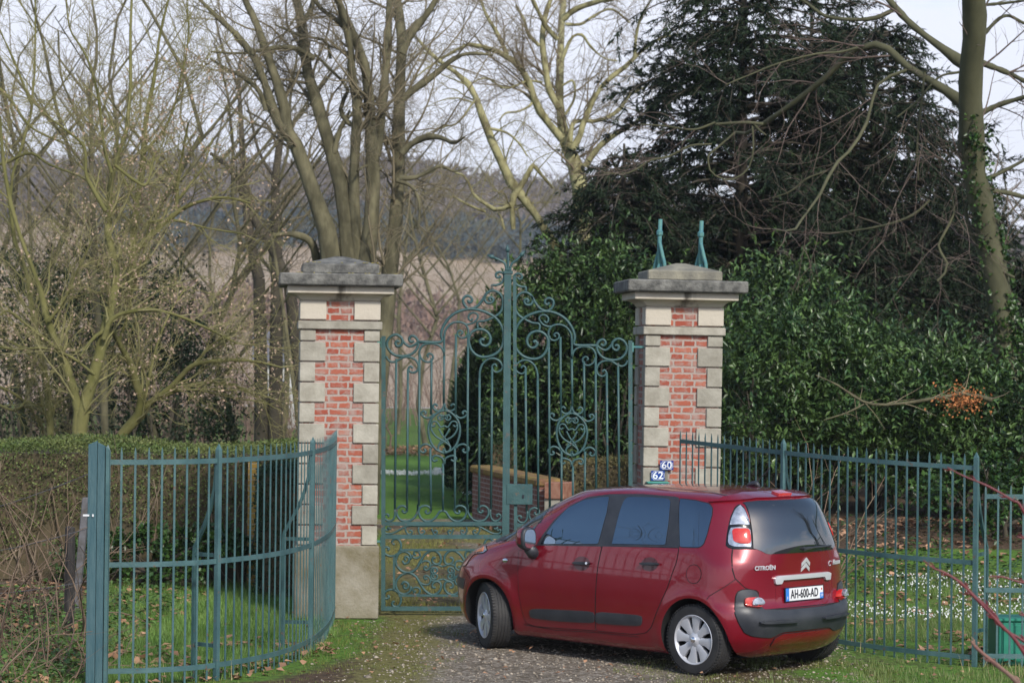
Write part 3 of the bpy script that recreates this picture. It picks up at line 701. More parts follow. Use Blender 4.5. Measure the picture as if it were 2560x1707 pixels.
def make_hill():
    xs = np.linspace(-260, 260, 150); ys = np.concatenate([np.linspace(124, 440, 40), np.linspace(446, 760, 60)])
    X, Y = np.meshgrid(xs, ys)
    ridge = np.interp(X, [-260, -100, -60, -20, 0, 20, 60, 130, 260], [50, 52, 53, 51, 49, 47, 42, 32, 24])+1.6*(fbm(X*.03, X*0+4)-.5)*4
    prof_ = np.interp(Y, [120, 300, 380, 470, 560, 720, 760], [0, .06, .20, .40, .62, 1.0, 1.02])
    Z = prof_*ridge-.02+(fbm(X*.05, Y*.05)-.5)*1.5*sst(130, 300, Y)
    ny, nx = X.shape; idx = np.arange(nx*ny).reshape(ny, nx); Q = np.stack([idx[:-1, :-1], idx[:-1, 1:], idx[1:, 1:], idx[1:, :-1]], -1).reshape(-1, 4)
    m = mat('dry_hillside_grass', (.31, .225, .145), .95, (.42, .32, .22), scale=.06, detail=8, lo=.3, hi=.7)
    link('hillside', mesh_np('hillside', np.stack([X, Y, Z], -1), Q, mats=[m], smooth=True), kind='structure')
    return lambda x, y: np.interp(y, [120, 300, 380, 470, 560, 720, 760], [0, .06, .20, .40, .62, 1.0, 1.02])*(np.interp(x, [-260, -100, -60, -20, 0, 20, 60, 130, 260], [50, 52, 53, 51, 49, 47, 42, 32, 24])+1.6*(fbm(np.asarray(x)*.03, np.asarray(x)*0+4)-.5)*4)-.5
hill_z = make_hill()

# ------------------------------------------------------------------ gate pillars
def brick_mat(name, c1, c2, mort, bw=.155, rh=.0695, ms=.011, smear=.52):
    m = bpy.data.materials.new(name); m.use_nodes = True; t = m.node_tree; b = t.nodes['Principled BSDF']; b.inputs['Roughness'].default_value = .9
    tc = N(t, 'ShaderNodeTexCoord'); sp = N(t, 'ShaderNodeSeparateXYZ'); t.links.new(tc.outputs['Object'], sp.inputs[0])
    ad = N(t, 'ShaderNodeMath', operation='ADD'); t.links.new(sp.outputs[0], ad.inputs[0]); t.links.new(sp.outputs[1], ad.inputs[1])
    cb = N(t, 'ShaderNodeCombineXYZ'); t.links.new(ad.outputs[0], cb.inputs[0]); t.links.new(sp.outputs[2], cb.inputs[1])
    nz = N(t, 'ShaderNodeTexNoise'); nz.inputs['Scale'].default_value = 22; nz.inputs['Detail'].default_value = 5; t.links.new(tc.outputs['Object'], nz.inputs['Vector'])
    sb = N(t, 'ShaderNodeVectorMath', operation='SUBTRACT'); t.links.new(nz.outputs['Color'], sb.inputs[0]); sb.inputs[1].default_value = (.5, .5, .5)
    sc = N(t, 'ShaderNodeVectorMath', operation='SCALE'); t.links.new(sb.outputs[0], sc.inputs[0]); sc.inputs['Scale'].default_value = .03
    av = N(t, 'ShaderNodeVectorMath', operation='ADD'); t.links.new(cb.outputs[0], av.inputs[0]); t.links.new(sc.outputs[0], av.inputs[1])
    bk = N(t, 'ShaderNodeTexBrick'); bk.inputs['Scale'].default_value = 1; bk.inputs['Brick Width'].default_value = bw; bk.inputs['Row Height'].default_value = rh; bk.inputs['Mortar Size'].default_value = ms; bk.inputs['Mortar Smooth'].default_value = .35
    bk.squash = 1.5; bk.squash_frequency = 2; bk.offset = .5
    bk.inputs['Color1'].default_value = (*c1, 1); bk.inputs['Color2'].default_value = (*c2, 1); bk.inputs['Mortar'].default_value = (*mort, 1)
    t.links.new(av.outputs[0], bk.inputs['Vector'])
    n2 = N(t, 'ShaderNodeTexNoise'); n2.inputs['Scale'].default_value = 9; n2.inputs['Detail'].default_value = 7; n2.inputs['Roughness'].default_value = .7; t.links.new(tc.outputs['Object'], n2.inputs['Vector'])
    rp = N(t, 'ShaderNodeValToRGB'); rp.color_ramp.elements[0].position = smear; rp.color_ramp.elements[1].position = smear+.2; t.links.new(n2.outputs['Fac'], rp.inputs[0])
    ml = N(t, 'ShaderNodeMath', operation='MULTIPLY'); t.links.new(rp.outputs[0], ml.inputs[0]); ml.inputs[1].default_value = .75
    mx = N(t, 'ShaderNodeMixRGB'); t.links.new(ml.outputs[0], mx.inputs[0]); t.links.new(bk.outputs['Color'], mx.inputs[1]); mx.inputs[2].default_value = (*[v*.95 for v in mort], 1)
    t.links.new(mx.outputs[0], b.inputs['Base Color'])
    bp = N(t, 'ShaderNodeBump'); bp.inputs['Strength'].default_value = .6; bp.inputs['Distance'].default_value = .008; bp.invert = True; t.links.new(bk.outputs['Fac'], bp.inputs['Height']); t.links.new(bp.outputs[0], b.inputs['Normal'])
    return m
M_brick = brick_mat('red_brick_pale_mortar', (.27, .052, .030), (.40, .12, .07), (.37, .305, .265), bw=.13, ms=.0125, smear=.455)
M_wallbrick = brick_mat('garden_wall_brick', (.15, .06, .045), (.22, .095, .07), (.33, .28, .25), bw=.22, rh=.075, ms=.010, smear=.7)
M_stone = mat('grey_limestone', (.27, .25, .20), .9, (.40, .375, .31), scale=6, detail=10, objrand=.13, bump=.25, bscale=40)
def stained(name, base):                                             # a soot drip below the coping's joint
    m = base.copy(); m.name = name; t = m.node_tree; b = t.nodes['Principled BSDF']; src = b.inputs['Base Color'].links[0].from_socket
    tc = N(t, 'ShaderNodeTexCoord'); sp = N(t, 'ShaderNodeSeparateXYZ'); t.links.new(tc.outputs['Object'], sp.inputs[0]); ab = N(t, 'ShaderNodeMath', operation='ABSOLUTE'); t.links.new(sp.outputs[0], ab.inputs[0])
    mp_ = N(t, 'ShaderNodeMapping'); mp_.inputs['Scale'].default_value = (14, 14, 4); t.links.new(tc.outputs['Object'], mp_.inputs[0]); n = N(t, 'ShaderNodeTexNoise'); n.inputs['Scale'].default_value = 1; n.inputs['Detail'].default_value = 8; t.links.new(mp_.outputs[0], n.inputs['Vector'])
    q = N(t, 'ShaderNodeMath', operation='MULTIPLY_ADD'); t.links.new(ab.outputs[0], q.inputs[0]); q.inputs[1].default_value = -2.6; t.links.new(n.outputs['Fac'], q.inputs[2])
    r = N(t, 'ShaderNodeMapRange'); r.inputs['From Min'].default_value = .20; r.inputs['From Max'].default_value = .52; r.inputs['To Max'].default_value = .85; t.links.new(q.outputs[0], r.inputs['Value'])
    mx = N(t, 'ShaderNodeMixRGB'); t.links.new(r.outputs[0], mx.inputs[0]); t.links.new(src, mx.inputs[1]); mx.inputs[2].default_value = (.07, .06, .045, 1); t.links.new(mx.outputs[0], b.inputs['Base Color']); return m
M_cream = mat('cream_limestone', (.52, .47, .385), .9, (.42, .375, .30), scale=4, detail=8, lo=.45, hi=.75, bump=.2, bscale=40)
M_cornice = stained('soot_stained_cornice', M_cream)
M_slab = mat('lichen_dark_coping_stone', (.075, .074, .068), .95, (.24, .235, .21), scale=9, detail=10, lo=.38, hi=.72, bump=.5, bscale=50)
M_capst = mat('weathered_cap_stone', (.13, .125, .105), .95, (.30, .28, .21), scale=5, detail=9, lo=.35, hi=.7, bump=.4, bscale=40)
M_lichen = mat('yellow_lichen', (.34, .26, .03), .95, (.22, .20, .06), scale=20)
M_plinth = mat('mossy_plinth_stone', (.16, .135, .075), .95, (.32, .29, .23), scale=2.6, detail=9, lo=.36, hi=.66, bump=.4, bscale=35)
M_mortar = mat('stained_joint', (.17, .155, .13), .95)
def pillar(px, D, rz, tilt, label, dz=0):
    p0 = U(px, 1500, D); r = empty('gate_pillar', (p0.x, D+.41, dz), rz, label=label, cat='gate pillar', group='pillars either side of the iron gate')
    r.rotation_euler = (0, tilt, rz); W = .80
    MB().box((0, 0, .3755), (.862, .862, .751)).build('plinth', M_plinth, r, bevel=.012)
    MB().box((0, 0, 1.87), (W-.034, W-.034, 2.236)).build('brick_shaft', M_brick, r)
    rows = [(2.847, 2.970, 0)]+[(2.847-.2096*(k+1), 2.847-.2096*k, (k+1) % 2) for k in range(10)]
    hw = W/2+.008
    for sx in (-1, 1):
        for sy in (-1, 1):
            for z0, z1_, wide in rows:
                a, b = (.262, .165) if wide else (.158, .25)
                if z1_ > 2.96: a, b = .158, .16
                MB().box((sx*(hw-a/2), sy*(hw-b/2), (z0+z1_)/2), (a, b, z1_-z0-.014)).build('quoin', M_stone, r, bevel=.006)
            MB().box((sx*(hw+.005-.135), sy*(hw+.005-.135), 3.166), (.27, .27, .19)).build('top_block', M_cream, r, bevel=.006)
    MB().box((0, 0, 3.013), (.866, .866, .084)).build('string_band', M_stone, r, bevel=.008)
    MB().box((0, 0, 3.17), (W-.03, W-.03, .22)).build('brick_frieze', M_brick, r)
    b_ = MB(); prv = [(.395, 3.262), (.41, 3.275), (.42, 3.292), (.445, 3.316), (.485, 3.333), (.525, 3.338), (.545, 3.338), (.545, 3.412)]
    for hw_, z in prv:
        b_.v += [(-hw_, -hw_, z), (hw_, -hw_, z), (hw_, hw_, z), (-hw_, hw_, z)]
    b_.f += [(i*4+k, i*4+(k+1) % 4, (i+1)*4+(k+1) % 4, (i+1)*4+k) for i in range(len(prv)-1) for k in range(4)]+[(3, 2, 1, 0), tuple(len(b_.v)-4+k for k in range(4))]
    b_.build('cornice', M_cornice, r, bevel=.004)
    MB().box((0, 0, 3.478), (1.262, 1.262, .126)).build('coping_slab', M_slab, r, bevel=.014)
    b_ = MB(); h = .395
    b_.v = [(-h, -h, 3.544), (h, -h, 3.544), (h, h, 3.544), (-h, h, 3.544), (-h, -h, 3.645), (h, -h, 3.645), (h, h, 3.645), (-h, h, 3.645), (-.05, -.05, 3.735), (.05, -.05, 3.735), (.05, .05, 3.735), (-.05, .05, 3.735)]
    b_.f = [(0, 1, 5, 4), (1, 2, 6, 5), (2, 3, 7, 6), (3, 0, 4, 7), (4, 5, 9, 8), (5, 6, 10, 9), (6, 7, 11, 10), (7, 4, 8, 11), (8, 9, 10, 11), (3, 2, 1, 0)]
    b_.build('cap_stone', M_capst if px > 1280 else M_slab, r, bevel=.012)
    rg = random.Random(px); b_ = MB()
    for k in range(26):                                              # lichen on the upper edges
        x = rg.uniform(-.38, .38); e = rg.choice((0, 0, 1)); z = 3.652 if e == 0 else 3.546; y = -.36+rg.uniform(0, .05) if e == 0 else -.58+rg.uniform(0, .05)
        b_.lathe([(rg.uniform(.008, .03), 0), (.004, .006)], 7, 'z', (x*(1 if e == 0 else 1.5), y, z+(.008 if e == 0 else -.002)))
    if px < 1280: b_.build('lichen', M_lichen, r, kind='stuff')
    return r
PL1 = pillar(831, 25.5, .100, .002, 'brick and stone gate pillar behind the curved railing, with a dark cracked coping')
PL2 = pillar(1690, 25.95, .082, .008, 'brick and stone gate pillar carrying the blue number plates, behind the car', -.015)

# ------------------------------------------------------------------ wrought iron gate
M_teal = mat('teal_gate_paint', (.026, .074, .075), .5, (.042, .105, .104), scale=7, detail=6, bump=.15, bscale=60, rust=.60)
M_teal2 = mat('teal_railing_paint', (.040, .098, .104), .5, (.070, .145, .148), scale=5, detail=7, bump=.15, bscale=60, rust=.60)
M_board = mat('faded_teal_boards', (.035, .095, .115), .75, (.065, .13, .145), scale=6, detail=7, stretch=(6, 6, .6), bump=.4, bscale=30)
M_verd = mat('blue_green_weathered_iron', (.05, .17, .20), .7, (.10, .24, .20), scale=25)
def Z2(x, y): return 940+x/2.3758, 600+y/2.3758                       # enlarged crops of the photograph -> photo pixels
def Z3(x, y): return 940+x/4.1275, 1180+y/4.1275
mir = lambda p: (888+(690-p[0])*.965, p[1]+8+.012*((888+(690-p[0])*.965)-p[0]))
def mir3(p):                                                         # the same mirror in the other crop's units
    x, y = p[0]*2.3758/4.1275, (p[1]/4.1275+580)*2.3758; q = mir((x, y)); return q[0]*4.1275/2.3758, (q[1]/2.3758-580)*4.1275
def spiral(cx, cy, r, a0, turns, rin=.22, n=None):
    n = n or int(abs(turns)*14)+2
    return [(cx+r*(1-(1-rin)*i/(n-1))*math.cos(a0+turns*2*math.pi*i/(n-1)), cy+r*(1-(1-rin)*i/(n-1))*math.sin(a0+turns*2*math.pi*i/(n-1))) for i in range(n)]
SCR = [  # scrollwork of one leaf, in crop 2 units: (thickness m, points)
 (.0155, [(250, 605), (385, 605), (386, 560), (402, 508), (442, 455), (500, 421), (570, 410), (640, 424), (702, 456), (740, 500), (757, 548), (757, 602), (744, 642), (710, 676), (660, 694), (610, 690), (571, 660), (552, 612), (556, 566), (585, 537), (624, 530), (660, 546), (680, 580), (675, 612), (653, 629), (628, 622), (618, 602), (630, 588), (642, 596)]),
 (.012, [(405, 690), (405, 575), (415, 530), (445, 498), (485, 487), (525, 497), (547, 528), (547, 575)]),
 (.011, [(545, 555), (535, 575), (510, 582), (488, 570), (484, 548), (500, 537), (515, 550), (503, 560)]),
 (.011, [(500, 487), (540, 500), (580, 490), (605, 460), (598, 438), (575, 432), (553, 445), (550, 465), (562, 478), (576, 466)]),
 (.012, [(605, 530), (605, 487), (650, 480), (700, 458)]),
 (.0145, [(682, 360), (672, 352), (682, 340), (697, 352), (688, 372), (660, 374), (644, 350), (655, 320), (690, 300), (730, 315), (752, 350), (752, 400), (735, 435), (700, 458)]),
 (.0145, [(655, 320), (630, 360), (600, 395), (560, 408), (530, 392), (517, 362), (525, 340), (548, 332), (568, 345), (568, 365), (552, 370), (545, 356)]),
 (.013, [(688, 297), (690, 270), (715, 268), (745, 255), (761, 225), (756, 200), (735, 190), (714, 200), (714, 218), (730, 224), (741, 211)]),
 (.0145, [(140, 605), (125, 600), (115, 612), (125, 630), (146, 626), (157, 605), (150, 580), (120, 562), (85, 575), (65, 610), (75, 650), (110, 682), (160, 690), (215, 675), (245, 640), (250, 605), (235, 578), (210, 570), (196, 590), (210, 606), (226, 597)]),
 (.013, [(150, 580), (172, 615), (200, 632), (232, 620), (248, 605)]),
 (.012, [(60, 690), (75, 715), (100, 725), (130, 715), (160, 697), (200, 695), (235, 712), (252, 745), (245, 775), (220, 788), (197, 778), (194, 760), (207, 750), (218, 762)]),
 (.012, [(258, 700), (258, 660), (275, 628), (310, 615), (355, 618), (390, 640), (405, 680), (405, 720)]),
 (.011, [(260, 680), (270, 705), (295, 723), (322, 722), (338, 702), (334, 682), (316, 674), (304, 686), (314, 696)]),
 (.012, [(615, 830), (617, 780), (632, 738), (662, 710), (700, 703), (737, 722), (756, 760)]),
 (.011, [(757, 740), (745, 770), (715, 785), (692, 770), (690, 748), (706, 737), (718, 752)]),
]
ORN = [(.0115, [(405, 965), (396, 1000), (370, 1015), (345, 1005), (338, 986), (353, 974), (366, 986)]), (.0115, [(345, 1030), (318, 1055), (288, 1052), (268, 1032), (279, 1016), (295, 1021), (292, 1035)]),
 (.0125, [(405, 1010), (365, 1025), (325, 1068), (311, 1130), (326, 1200), (360, 1245), (405, 1265)]), (.0095, [(352, 1098), (340, 1108), (328, 1096), (338, 1078), (362, 1080), (383, 1110), (405, 1102)]),
 (.0105, [(328, 1096), (328, 1125), (355, 1165), (405, 1195), (440, 1225), (435, 1250), (414, 1256), (402, 1235)]), (.0095, [(372, 1118), (395, 1160), (425, 1195), (440, 1225)]),
 (.0095, spiral(381, 1052, 20, 0, 1.2)), (.0095, [(372, 1035), (405, 1045)]),
 (.0115, [(335, 1235), (318, 1218), (288, 1212), (262, 1230), (262, 1250), (281, 1262), (296, 1250), (284, 1240)]), (.0115, [(405, 1335), (399, 1300), (378, 1285), (350, 1280), (334, 1296), (345, 1313), (366, 1304)])]
LOW = [  # foot of the leaf, in crop 3 units
 (.0115, [(195, 380), (191, 460), (160, 500), (115, 497), (86, 466), (90, 442), (115, 432), (132, 447), (120, 458)]),
 (.0125, [(433, 330), (430, 400), (405, 455), (365, 492), (310, 505), (252, 490), (216, 442), (214, 392), (240, 356), (280, 347), (315, 370), (318, 400), (295, 418), (272, 404), (284, 392)]),
 (.0125, [(433, 330), (436, 400), (460, 468), (510, 504), (570, 500), (620, 460), (652, 410), (687, 396)]), (.0115, [(438, 410), (455, 366), (500, 345), (545, 356), (567, 390), (550, 420), (520, 424), (510, 404), (526, 398)]),
 (.011, [(160, 578), (135, 586), (118, 575), (135, 566), (120, 600), (90, 590), (86, 612), (112, 634), (172, 630), (240, 596), (310, 560), (360, 552)]),
 (.010, [(300, 558), (308, 608), (332, 640), (362, 634), (373, 612), (356, 599), (343, 612)]), (.010, [(440, 566), (438, 608), (460, 640), (490, 634), (500, 612), (484, 599), (470, 612)]), (.010, [(575, 580), (585, 612), (600, 640), (622, 636), (632, 612), (612, 599), (600, 612)]), (.010, [(330, 552), (600, 556), (687, 552)]),
 (.0125, [(192, 742), (172, 738), (166, 715), (186, 692), (222, 690), (250, 720), (258, 770), (240, 820), (200, 855), (150, 866), (100, 846), (80, 810), (90, 780), (115, 772), (136, 790), (118, 806)]),
 (.0125, [(192, 1333), (172, 1337), (166, 1360), (186, 1383), (222, 1385), (250, 1355), (258, 1305), (240, 1255), (200, 1220), (150, 1209), (100, 1229), (80, 1265), (90, 1295), (115, 1303), (136, 1285), (118, 1269)]),
 (.0135, [(310, 905), (295, 888), (312, 868), (340, 885), (335, 925), (295, 945), (270, 910)]), (.0135, [(362, 900), (350, 850), (300, 818), (240, 835), (205, 900), (215, 965), (270, 1020), (345, 1035), (410, 1000), (450, 935), (500, 855), (570, 808), (630, 822), (668, 875), (660, 935), (618, 950), (580, 920), (590, 882), (615, 885)]),
 (.0135, [(362, 1175), (350, 1225), (300, 1257), (240, 1240), (205, 1175), (215, 1110), (270, 1055), (345, 1040), (410, 1075), (450, 1140), (500, 1215), (570, 1262), (630, 1250), (668, 1200), (660, 1140), (618, 1125), (580, 1155), (590, 1190), (615, 1187)]), (.0135, [(300, 1165), (285, 1180), (302, 1200), (330, 1185), (330, 1148), (290, 1130), (262, 1160)]),
 (.0115, [(375, 850), (385, 880), (425, 885), (455, 862), (440, 820), (400, 815), (392, 845), (415, 850)]), (.0115, [(375, 1225), (385, 1195), (425, 1188), (455, 1212), (440, 1255), (400, 1260), (392, 1230), (415, 1225)]),
 (.0115, [(450, 940), (500, 915), (550, 925), (560, 975), (525, 1010), (495, 995), (510, 970), (528, 985)]), (.0115, [(450, 1135), (500, 1160), (550, 1150), (560, 1100), (525, 1065), (495, 1080), (510, 1105), (528, 1090)]),
 (.0105, spiral(605, 1015, 42, 2, 1.4)), (.0105, spiral(605, 1070, 42, -2, -1.4)), (.0105, [(560, 960), (620, 950), (687, 975)]), (.0105, [(560, 1115), (620, 1122), (687, 1100)])]
def gate_leaf(mirror, D, label):
    name = 'gate_leaf'; f = (lambda p: p) if not mirror else mir; f3 = (lambda p: p) if not mirror else mir3
    P = lambda p: U(*Z2(*f(p)), D); P3 = lambda p: U(*Z3(*f3(p)), D)
    o = P3((75, 1420)); root = empty(name, (o.x, o.y, 0), label=label, cat='gate', group='leaves of the wrought iron gate')
    L = lambda q: q-root.location
    def curve(nm, r, pts, fn, n=4, par=None):
        C_ = catmull([L(fn(p)) for p in pts], n); b_ = MB(); b_.tube(C_, r, 6); return b_.build(nm, M_teal, par or root, smooth=True)
    def strip(nm, a, b, fn, wd, dp=.022):
        a, b = L(fn(a)), L(fn(b)); b_ = MB(); b_.tube([a, b], wd/2, flat=((0, 1, 0), dp)); return b_.build(nm, M_teal, root)
    for r, p in SCR: curve('scroll', r, p, P)
    orn = None
    for r, p in ORN:
        for q in (p, [(810-x, y) for x, y in p]):
            orn2 = curve('rosette_scroll' if orn else 'heart_rosette', r, q, P, par=orn)
            orn = orn or orn2
    for r, p in LOW:
        for q in (p, [(1374-x, y) for x, y in p]): curve('scroll', r, q, P3, 3)
    tops = {120: 705, 190: 765, 258: 690, 330: 700, 405: 690, 475: 560, 547: 570, 615: 820, 690: 755}
    for k, (x, y0) in enumerate(tops.items()):
        xb = 195+124*k; bot = (xb, (380, 400, 340, 400, 396, 400, 340, 400, 380)[k])
        xb2, yb2 = xb*2.3758/4.1275, (bot[1]/4.1275+580)*2.3758
        if x in (330, 405, 475):
            e0, s1 = {330: (1035, 1235), 405: (970, 1325), 475: (1035, 1235)}[x]
            segs = [((x, y0), (x-3, e0)), ((x-7, s1), (xb2, yb2))]
        else: segs = [((x, y0), (xb2, yb2))]
        for a, b in segs:
            b_ = MB(); b_.tube([L(P(a)), L(P(b))], .0125, 6); b_.build('bar', M_teal, root, smooth=True)
    strip('hinge_stile', Z3inv(45, 570), (75, 1425), P3, .042)
    for y, wd, x0 in ((530, .040, 78), (665, .042, 78), (800, .020, 245), (1270, .022, 235), (1405, .044, 68)): strip('rail', (x0, y), (1374-x0 if x0 > 100 else 1300, y), P3, wd, .016)
    strip('panel_post', (188, 868), (186, 1205), P3, .024); strip('panel_post', (1186, 868), (1188, 1205), P3, .024)
    if not mirror:
        st = strip('meeting_stile', Z3inv(783, 205), (1332, 1425), P3, .074, .030)
        b_ = MB(); c = L(P((785, 193))); b_.box(c, (.10, .07, .035)); b_.box(c+Vector((0, 0, .03)), (.075, .05, .02)); b_.build('collar', M_teal, root, bevel=.006)
        for pts in ([(785, 185), (784, 120), (782, 70)], [(775, 175), (765, 140), (735, 120), (700, 105)], [(795, 175), (808, 140), (835, 120), (858, 95)]):
            q = [L(P(p)) for p in pts]; b_ = MB(); b_.tube(catmull(q, 4), [.013]*(4*(len(q)-1))+[.009], 6)
            d = (q[-1]-q[-2]).normalized(); sd = d.cross(Vector((0, 1, 0)))
            b_.tube([q[-1]-d*.01+sd*0, q[-1]+d*.02, q[-1]+d*.075], [.010, .026, .002], 6); b_.build('finial_spike', M_teal, root, smooth=True)
    else:
        strip('inner_stile', Z3inv(757, 205), (1300, 1425), P3, .036, .022)
        b_ = MB(); c = L(U(*Z3(1480, 228), D-.03)); b_.box(c, (.275, .05, .215)); lk = b_.build('lock_box', M_teal, root, bevel=.006)
        b_ = MB(); b_.box(c+Vector((.04, -.028, -.02)), (.018, .012, .035)); b_.build('keyhole', M_ink, lk)
    for y in (610, 1790):                                             # hinges
        b_ = MB(); q = L(P((36, y))); b_.tube([q-Vector((0, 0, .05)), q+Vector((0, 0, .05))], .022, 8); sx = 1 if mirror else -1
        b_.tube([q, q+Vector((sx*.13, 0, 0))], .014, 6); b_.build('hinge', M_verd, root)
    return root
Z3inv = lambda x, y: (x*4.1275/2.3758, (y/2.3758-580)*4.1275)
gate_leaf(False, 25.98, 'left leaf of the iron gate, with the thick meeting stile and trident finial')
gate_leaf(True, 26.0, 'right leaf of the iron gate, with the lock box, half hidden by the car')

# ------------------------------------------------------------------ curved railings
def railing(path, rails, picks, label, top, bot, posts, braces=(), name='railing', sp=.113, base=None, board=False):
    r0_ = path[0]; root = empty(name, (r0_[0], r0_[1], 0), label=label, cat='railing', group='teal railings flanking the gate'); off = Vector((r0_[0], r0_[1], 0))
    C_ = catmull([(x, y, 0) for x, y in path], 10); C_ = [p-off for p in C_]
    Ls = [0.0]
    for a, b in zip(C_, C_[1:]): Ls.append(Ls[-1]+(b-a).length)
    tot = Ls[-1]
    def at(s): 
        i = max(0, min(len(Ls)-2, int(np.searchsorted(Ls, s)-1))); return C_[i].lerp(C_[i+1], (s-Ls[i])/max(1e-9, Ls[i+1]-Ls[i]))
    def tan(s): return (at(min(tot, s+.02))-at(max(0, s-.02))).normalized()
    for z0, z1_ in rails:
        b_ = MB(); b_.tube([p+Vector((0, 0, z0+(z1_-z0)*l/tot)) for p, l in zip(C_, Ls)], .006, flat=((0, 0, 1), .021)); b_.build('rail', M_teal2, root)
    n = int(round(tot/sp))
    pk = MB(); 
    for i in range(n+1):
        s = tot*i/n; p = at(s); t = tan(s); fr = s/tot
        zt = top[0]+(top[1]-top[0])*fr; zb = bot[0]+(bot[1]-bot[0])*fr
        isp = i in posts or (i == n and -1 in posts)
        hw = .020 if isp else .0088; th = 1 if isp else .42; ang = math.atan2(t.y, t.x); b_ = MB(); zt += .02 if isp else .0
        M = Matrix.Rotation(ang, 3, 'Z')
        for z, h in ((zb, hw), (zt-.05, hw), (zt, .002)):
            b_.v += [tuple(p+M @ Vector((a*h, b*h*th, 0))+Vector((0, 0, z))) for a, b in ((-1, -1), (1, -1), (1, 1), (-1, 1))]
        b_.f = [(j*4+k, j*4+(k+1) % 4, (j+1)*4+(k+1) % 4, (j+1)*4+k) for j in range(2) for k in range(4)]+[(3, 2, 1, 0), (8, 9, 10, 11)]
        po = b_.build('post' if isp else 'picket', M_teal2, root)
        if isp and (i if i in braces else -1) in braces:
            nn = Vector((-t.y, t.x, 0))*braces[i if i in braces else -1]
            q = [p+Vector((0, 0, zt-.16))+nn*.02, p+nn*.04+Vector((0, 0, zt-.38)), p+nn*.12+Vector((0, 0, zt-.62)), p+nn*.23+Vector((0, 0, zt-.83)), p+nn*.26+Vector((0, 0, zt-.95)), p+nn*.26+Vector((0, 0, .4)), p+nn*.26+Vector((0, 0, -.05))]
            b2 = MB(); b2.tube(catmull(q, 4), .014, flat=(tuple(t), .014)); br = b2.build('brace', M_teal, root)
            b2 = MB()
            for z in (zt-.93, .28): b2.tube([p+Vector((0, 0, z)), p+nn*.26+Vector((0, 0, z))], .010, flat=((0, 0, 1), .016)); 
            b2.build('brace_tie', M_teal, br)
    return root
LF = [(-3.28, 20.20), (-2.86, 20.33), (-2.44, 20.68), (-2.02, 21.5), (-1.80, 22.57), (-1.74, 23.9), (-1.78, 25.35)]
railing(LF, [(1.82, 1.83), (.985, .985), (.12, .12)], None, 'teal railing curving from the boarded post to the pillar beside the hedge', (1.94, 1.95), (-.03, .02), {0, 9, 27}, {9: 1, 27: 1}, sp=.112)
RF = [(1.75, 25.62), (2.16, 24.9), (2.60, 24.1), (3.07, 23.4), (3.62, 22.82), (4.21, 22.42)]
railing(RF, [(1.86, 1.755), (.97, .90), (.12, .045)], None, 'teal railing curving behind the car from the numbered pillar', (1.97, 1.88), (-.03, -.08), {16, -1}, {16: 1, -1: 1}, sp=.113)
railing([(4.30, 22.44), (5.2, 22.46), (6.6, 22.5)], [(1.50, 1.50), (.655, .655), (.06, .06)], None, 'lower straight teal railing behind the green box', (1.60, 1.60), (-.06, -.06), {20}, sp=.113)
# boarded end post
bp_ = empty('boarded_post', (-3.315, 20.02, 0), label='tall faded teal boarded post at the end of the curved railing', cat='post')
for k, (x, h, w_) in enumerate(((-.055, 2.00, .075), (.012, 1.985, .062), (.062, 1.955, .034))):
    b_ = MB(); b_.box((x, .01*k, h/2-.05), (w_-.004, .05, h+.1)); 
    for i, v in enumerate(b_.v):
        if v[2] > 1: b_.v[i] = (v[0], v[1], v[2]-(.03 if (v[0] > x) == (k > 0) else 0))
    b_.build('board' if k < 2 else 'batten', M_board if k < 2 else M_teal2, bp_, bevel=.003)
b_ = MB(); b_.box((-.10, -.02, 1.40), (.05, .03, .014)); b_.box((-.045, -.032, 1.40), (.012, .012, .02)); b_.build('white_clip', M_white, bp_)
# ironwork standing behind the numbered pillar's cap
for k, (px, y0, y1) in enumerate(((1648, 548, 672), (1751, 552, 672))):
    o = U(px, y1, 26.75); rt = empty('iron_finial', (o.x, o.y, 3.55), label=('blue green iron scroll finial on the pillar top, the one nearer the gate', 'blue green iron scroll finial on the pillar top, the one nearer the railing')[k], cat='finial', group='iron finials on the numbered pillar')
    h = U(px, y0, 26.75).z-3.55
    b_ = MB(); b_.tube([(0, 0, -.005), (0, 0, h*.62), (.008, 0, h)], [.026, .024, .022], 8); b_.build('shaft', M_verd, rt, smooth=True)
    b_ = MB(); b_.tube(catmull([(.0, -.02, h*.62), (.028, -.06, h*.42), (.052, -.08, h*.25), (.046, -.06, h*.10), (.012, -.03, h*.05), (-.012, -.02, h*.16), (.006, -.01, h*.26), (.024, -.02, h*.18)], 5), .021, 6); b_.build('scroll', M_verd, rt, smooth=True)
    b_ = MB(); b_.tube(catmull([(0, .02, h*.5), (-.03, .05, h*.32), (-.05, .07, h*.16), (-.03, .05, h*.03), (0, .03, h*.10)], 5), .021, 6); b_.build('scroll', M_verd, rt, smooth=True)
    b_ = MB(); b_.lathe([(.022, h*.72), (.036, h*.745), (.036, h*.80), (.022, h*.825)], 10, 'z'); b_.build('collar', M_verd, rt)
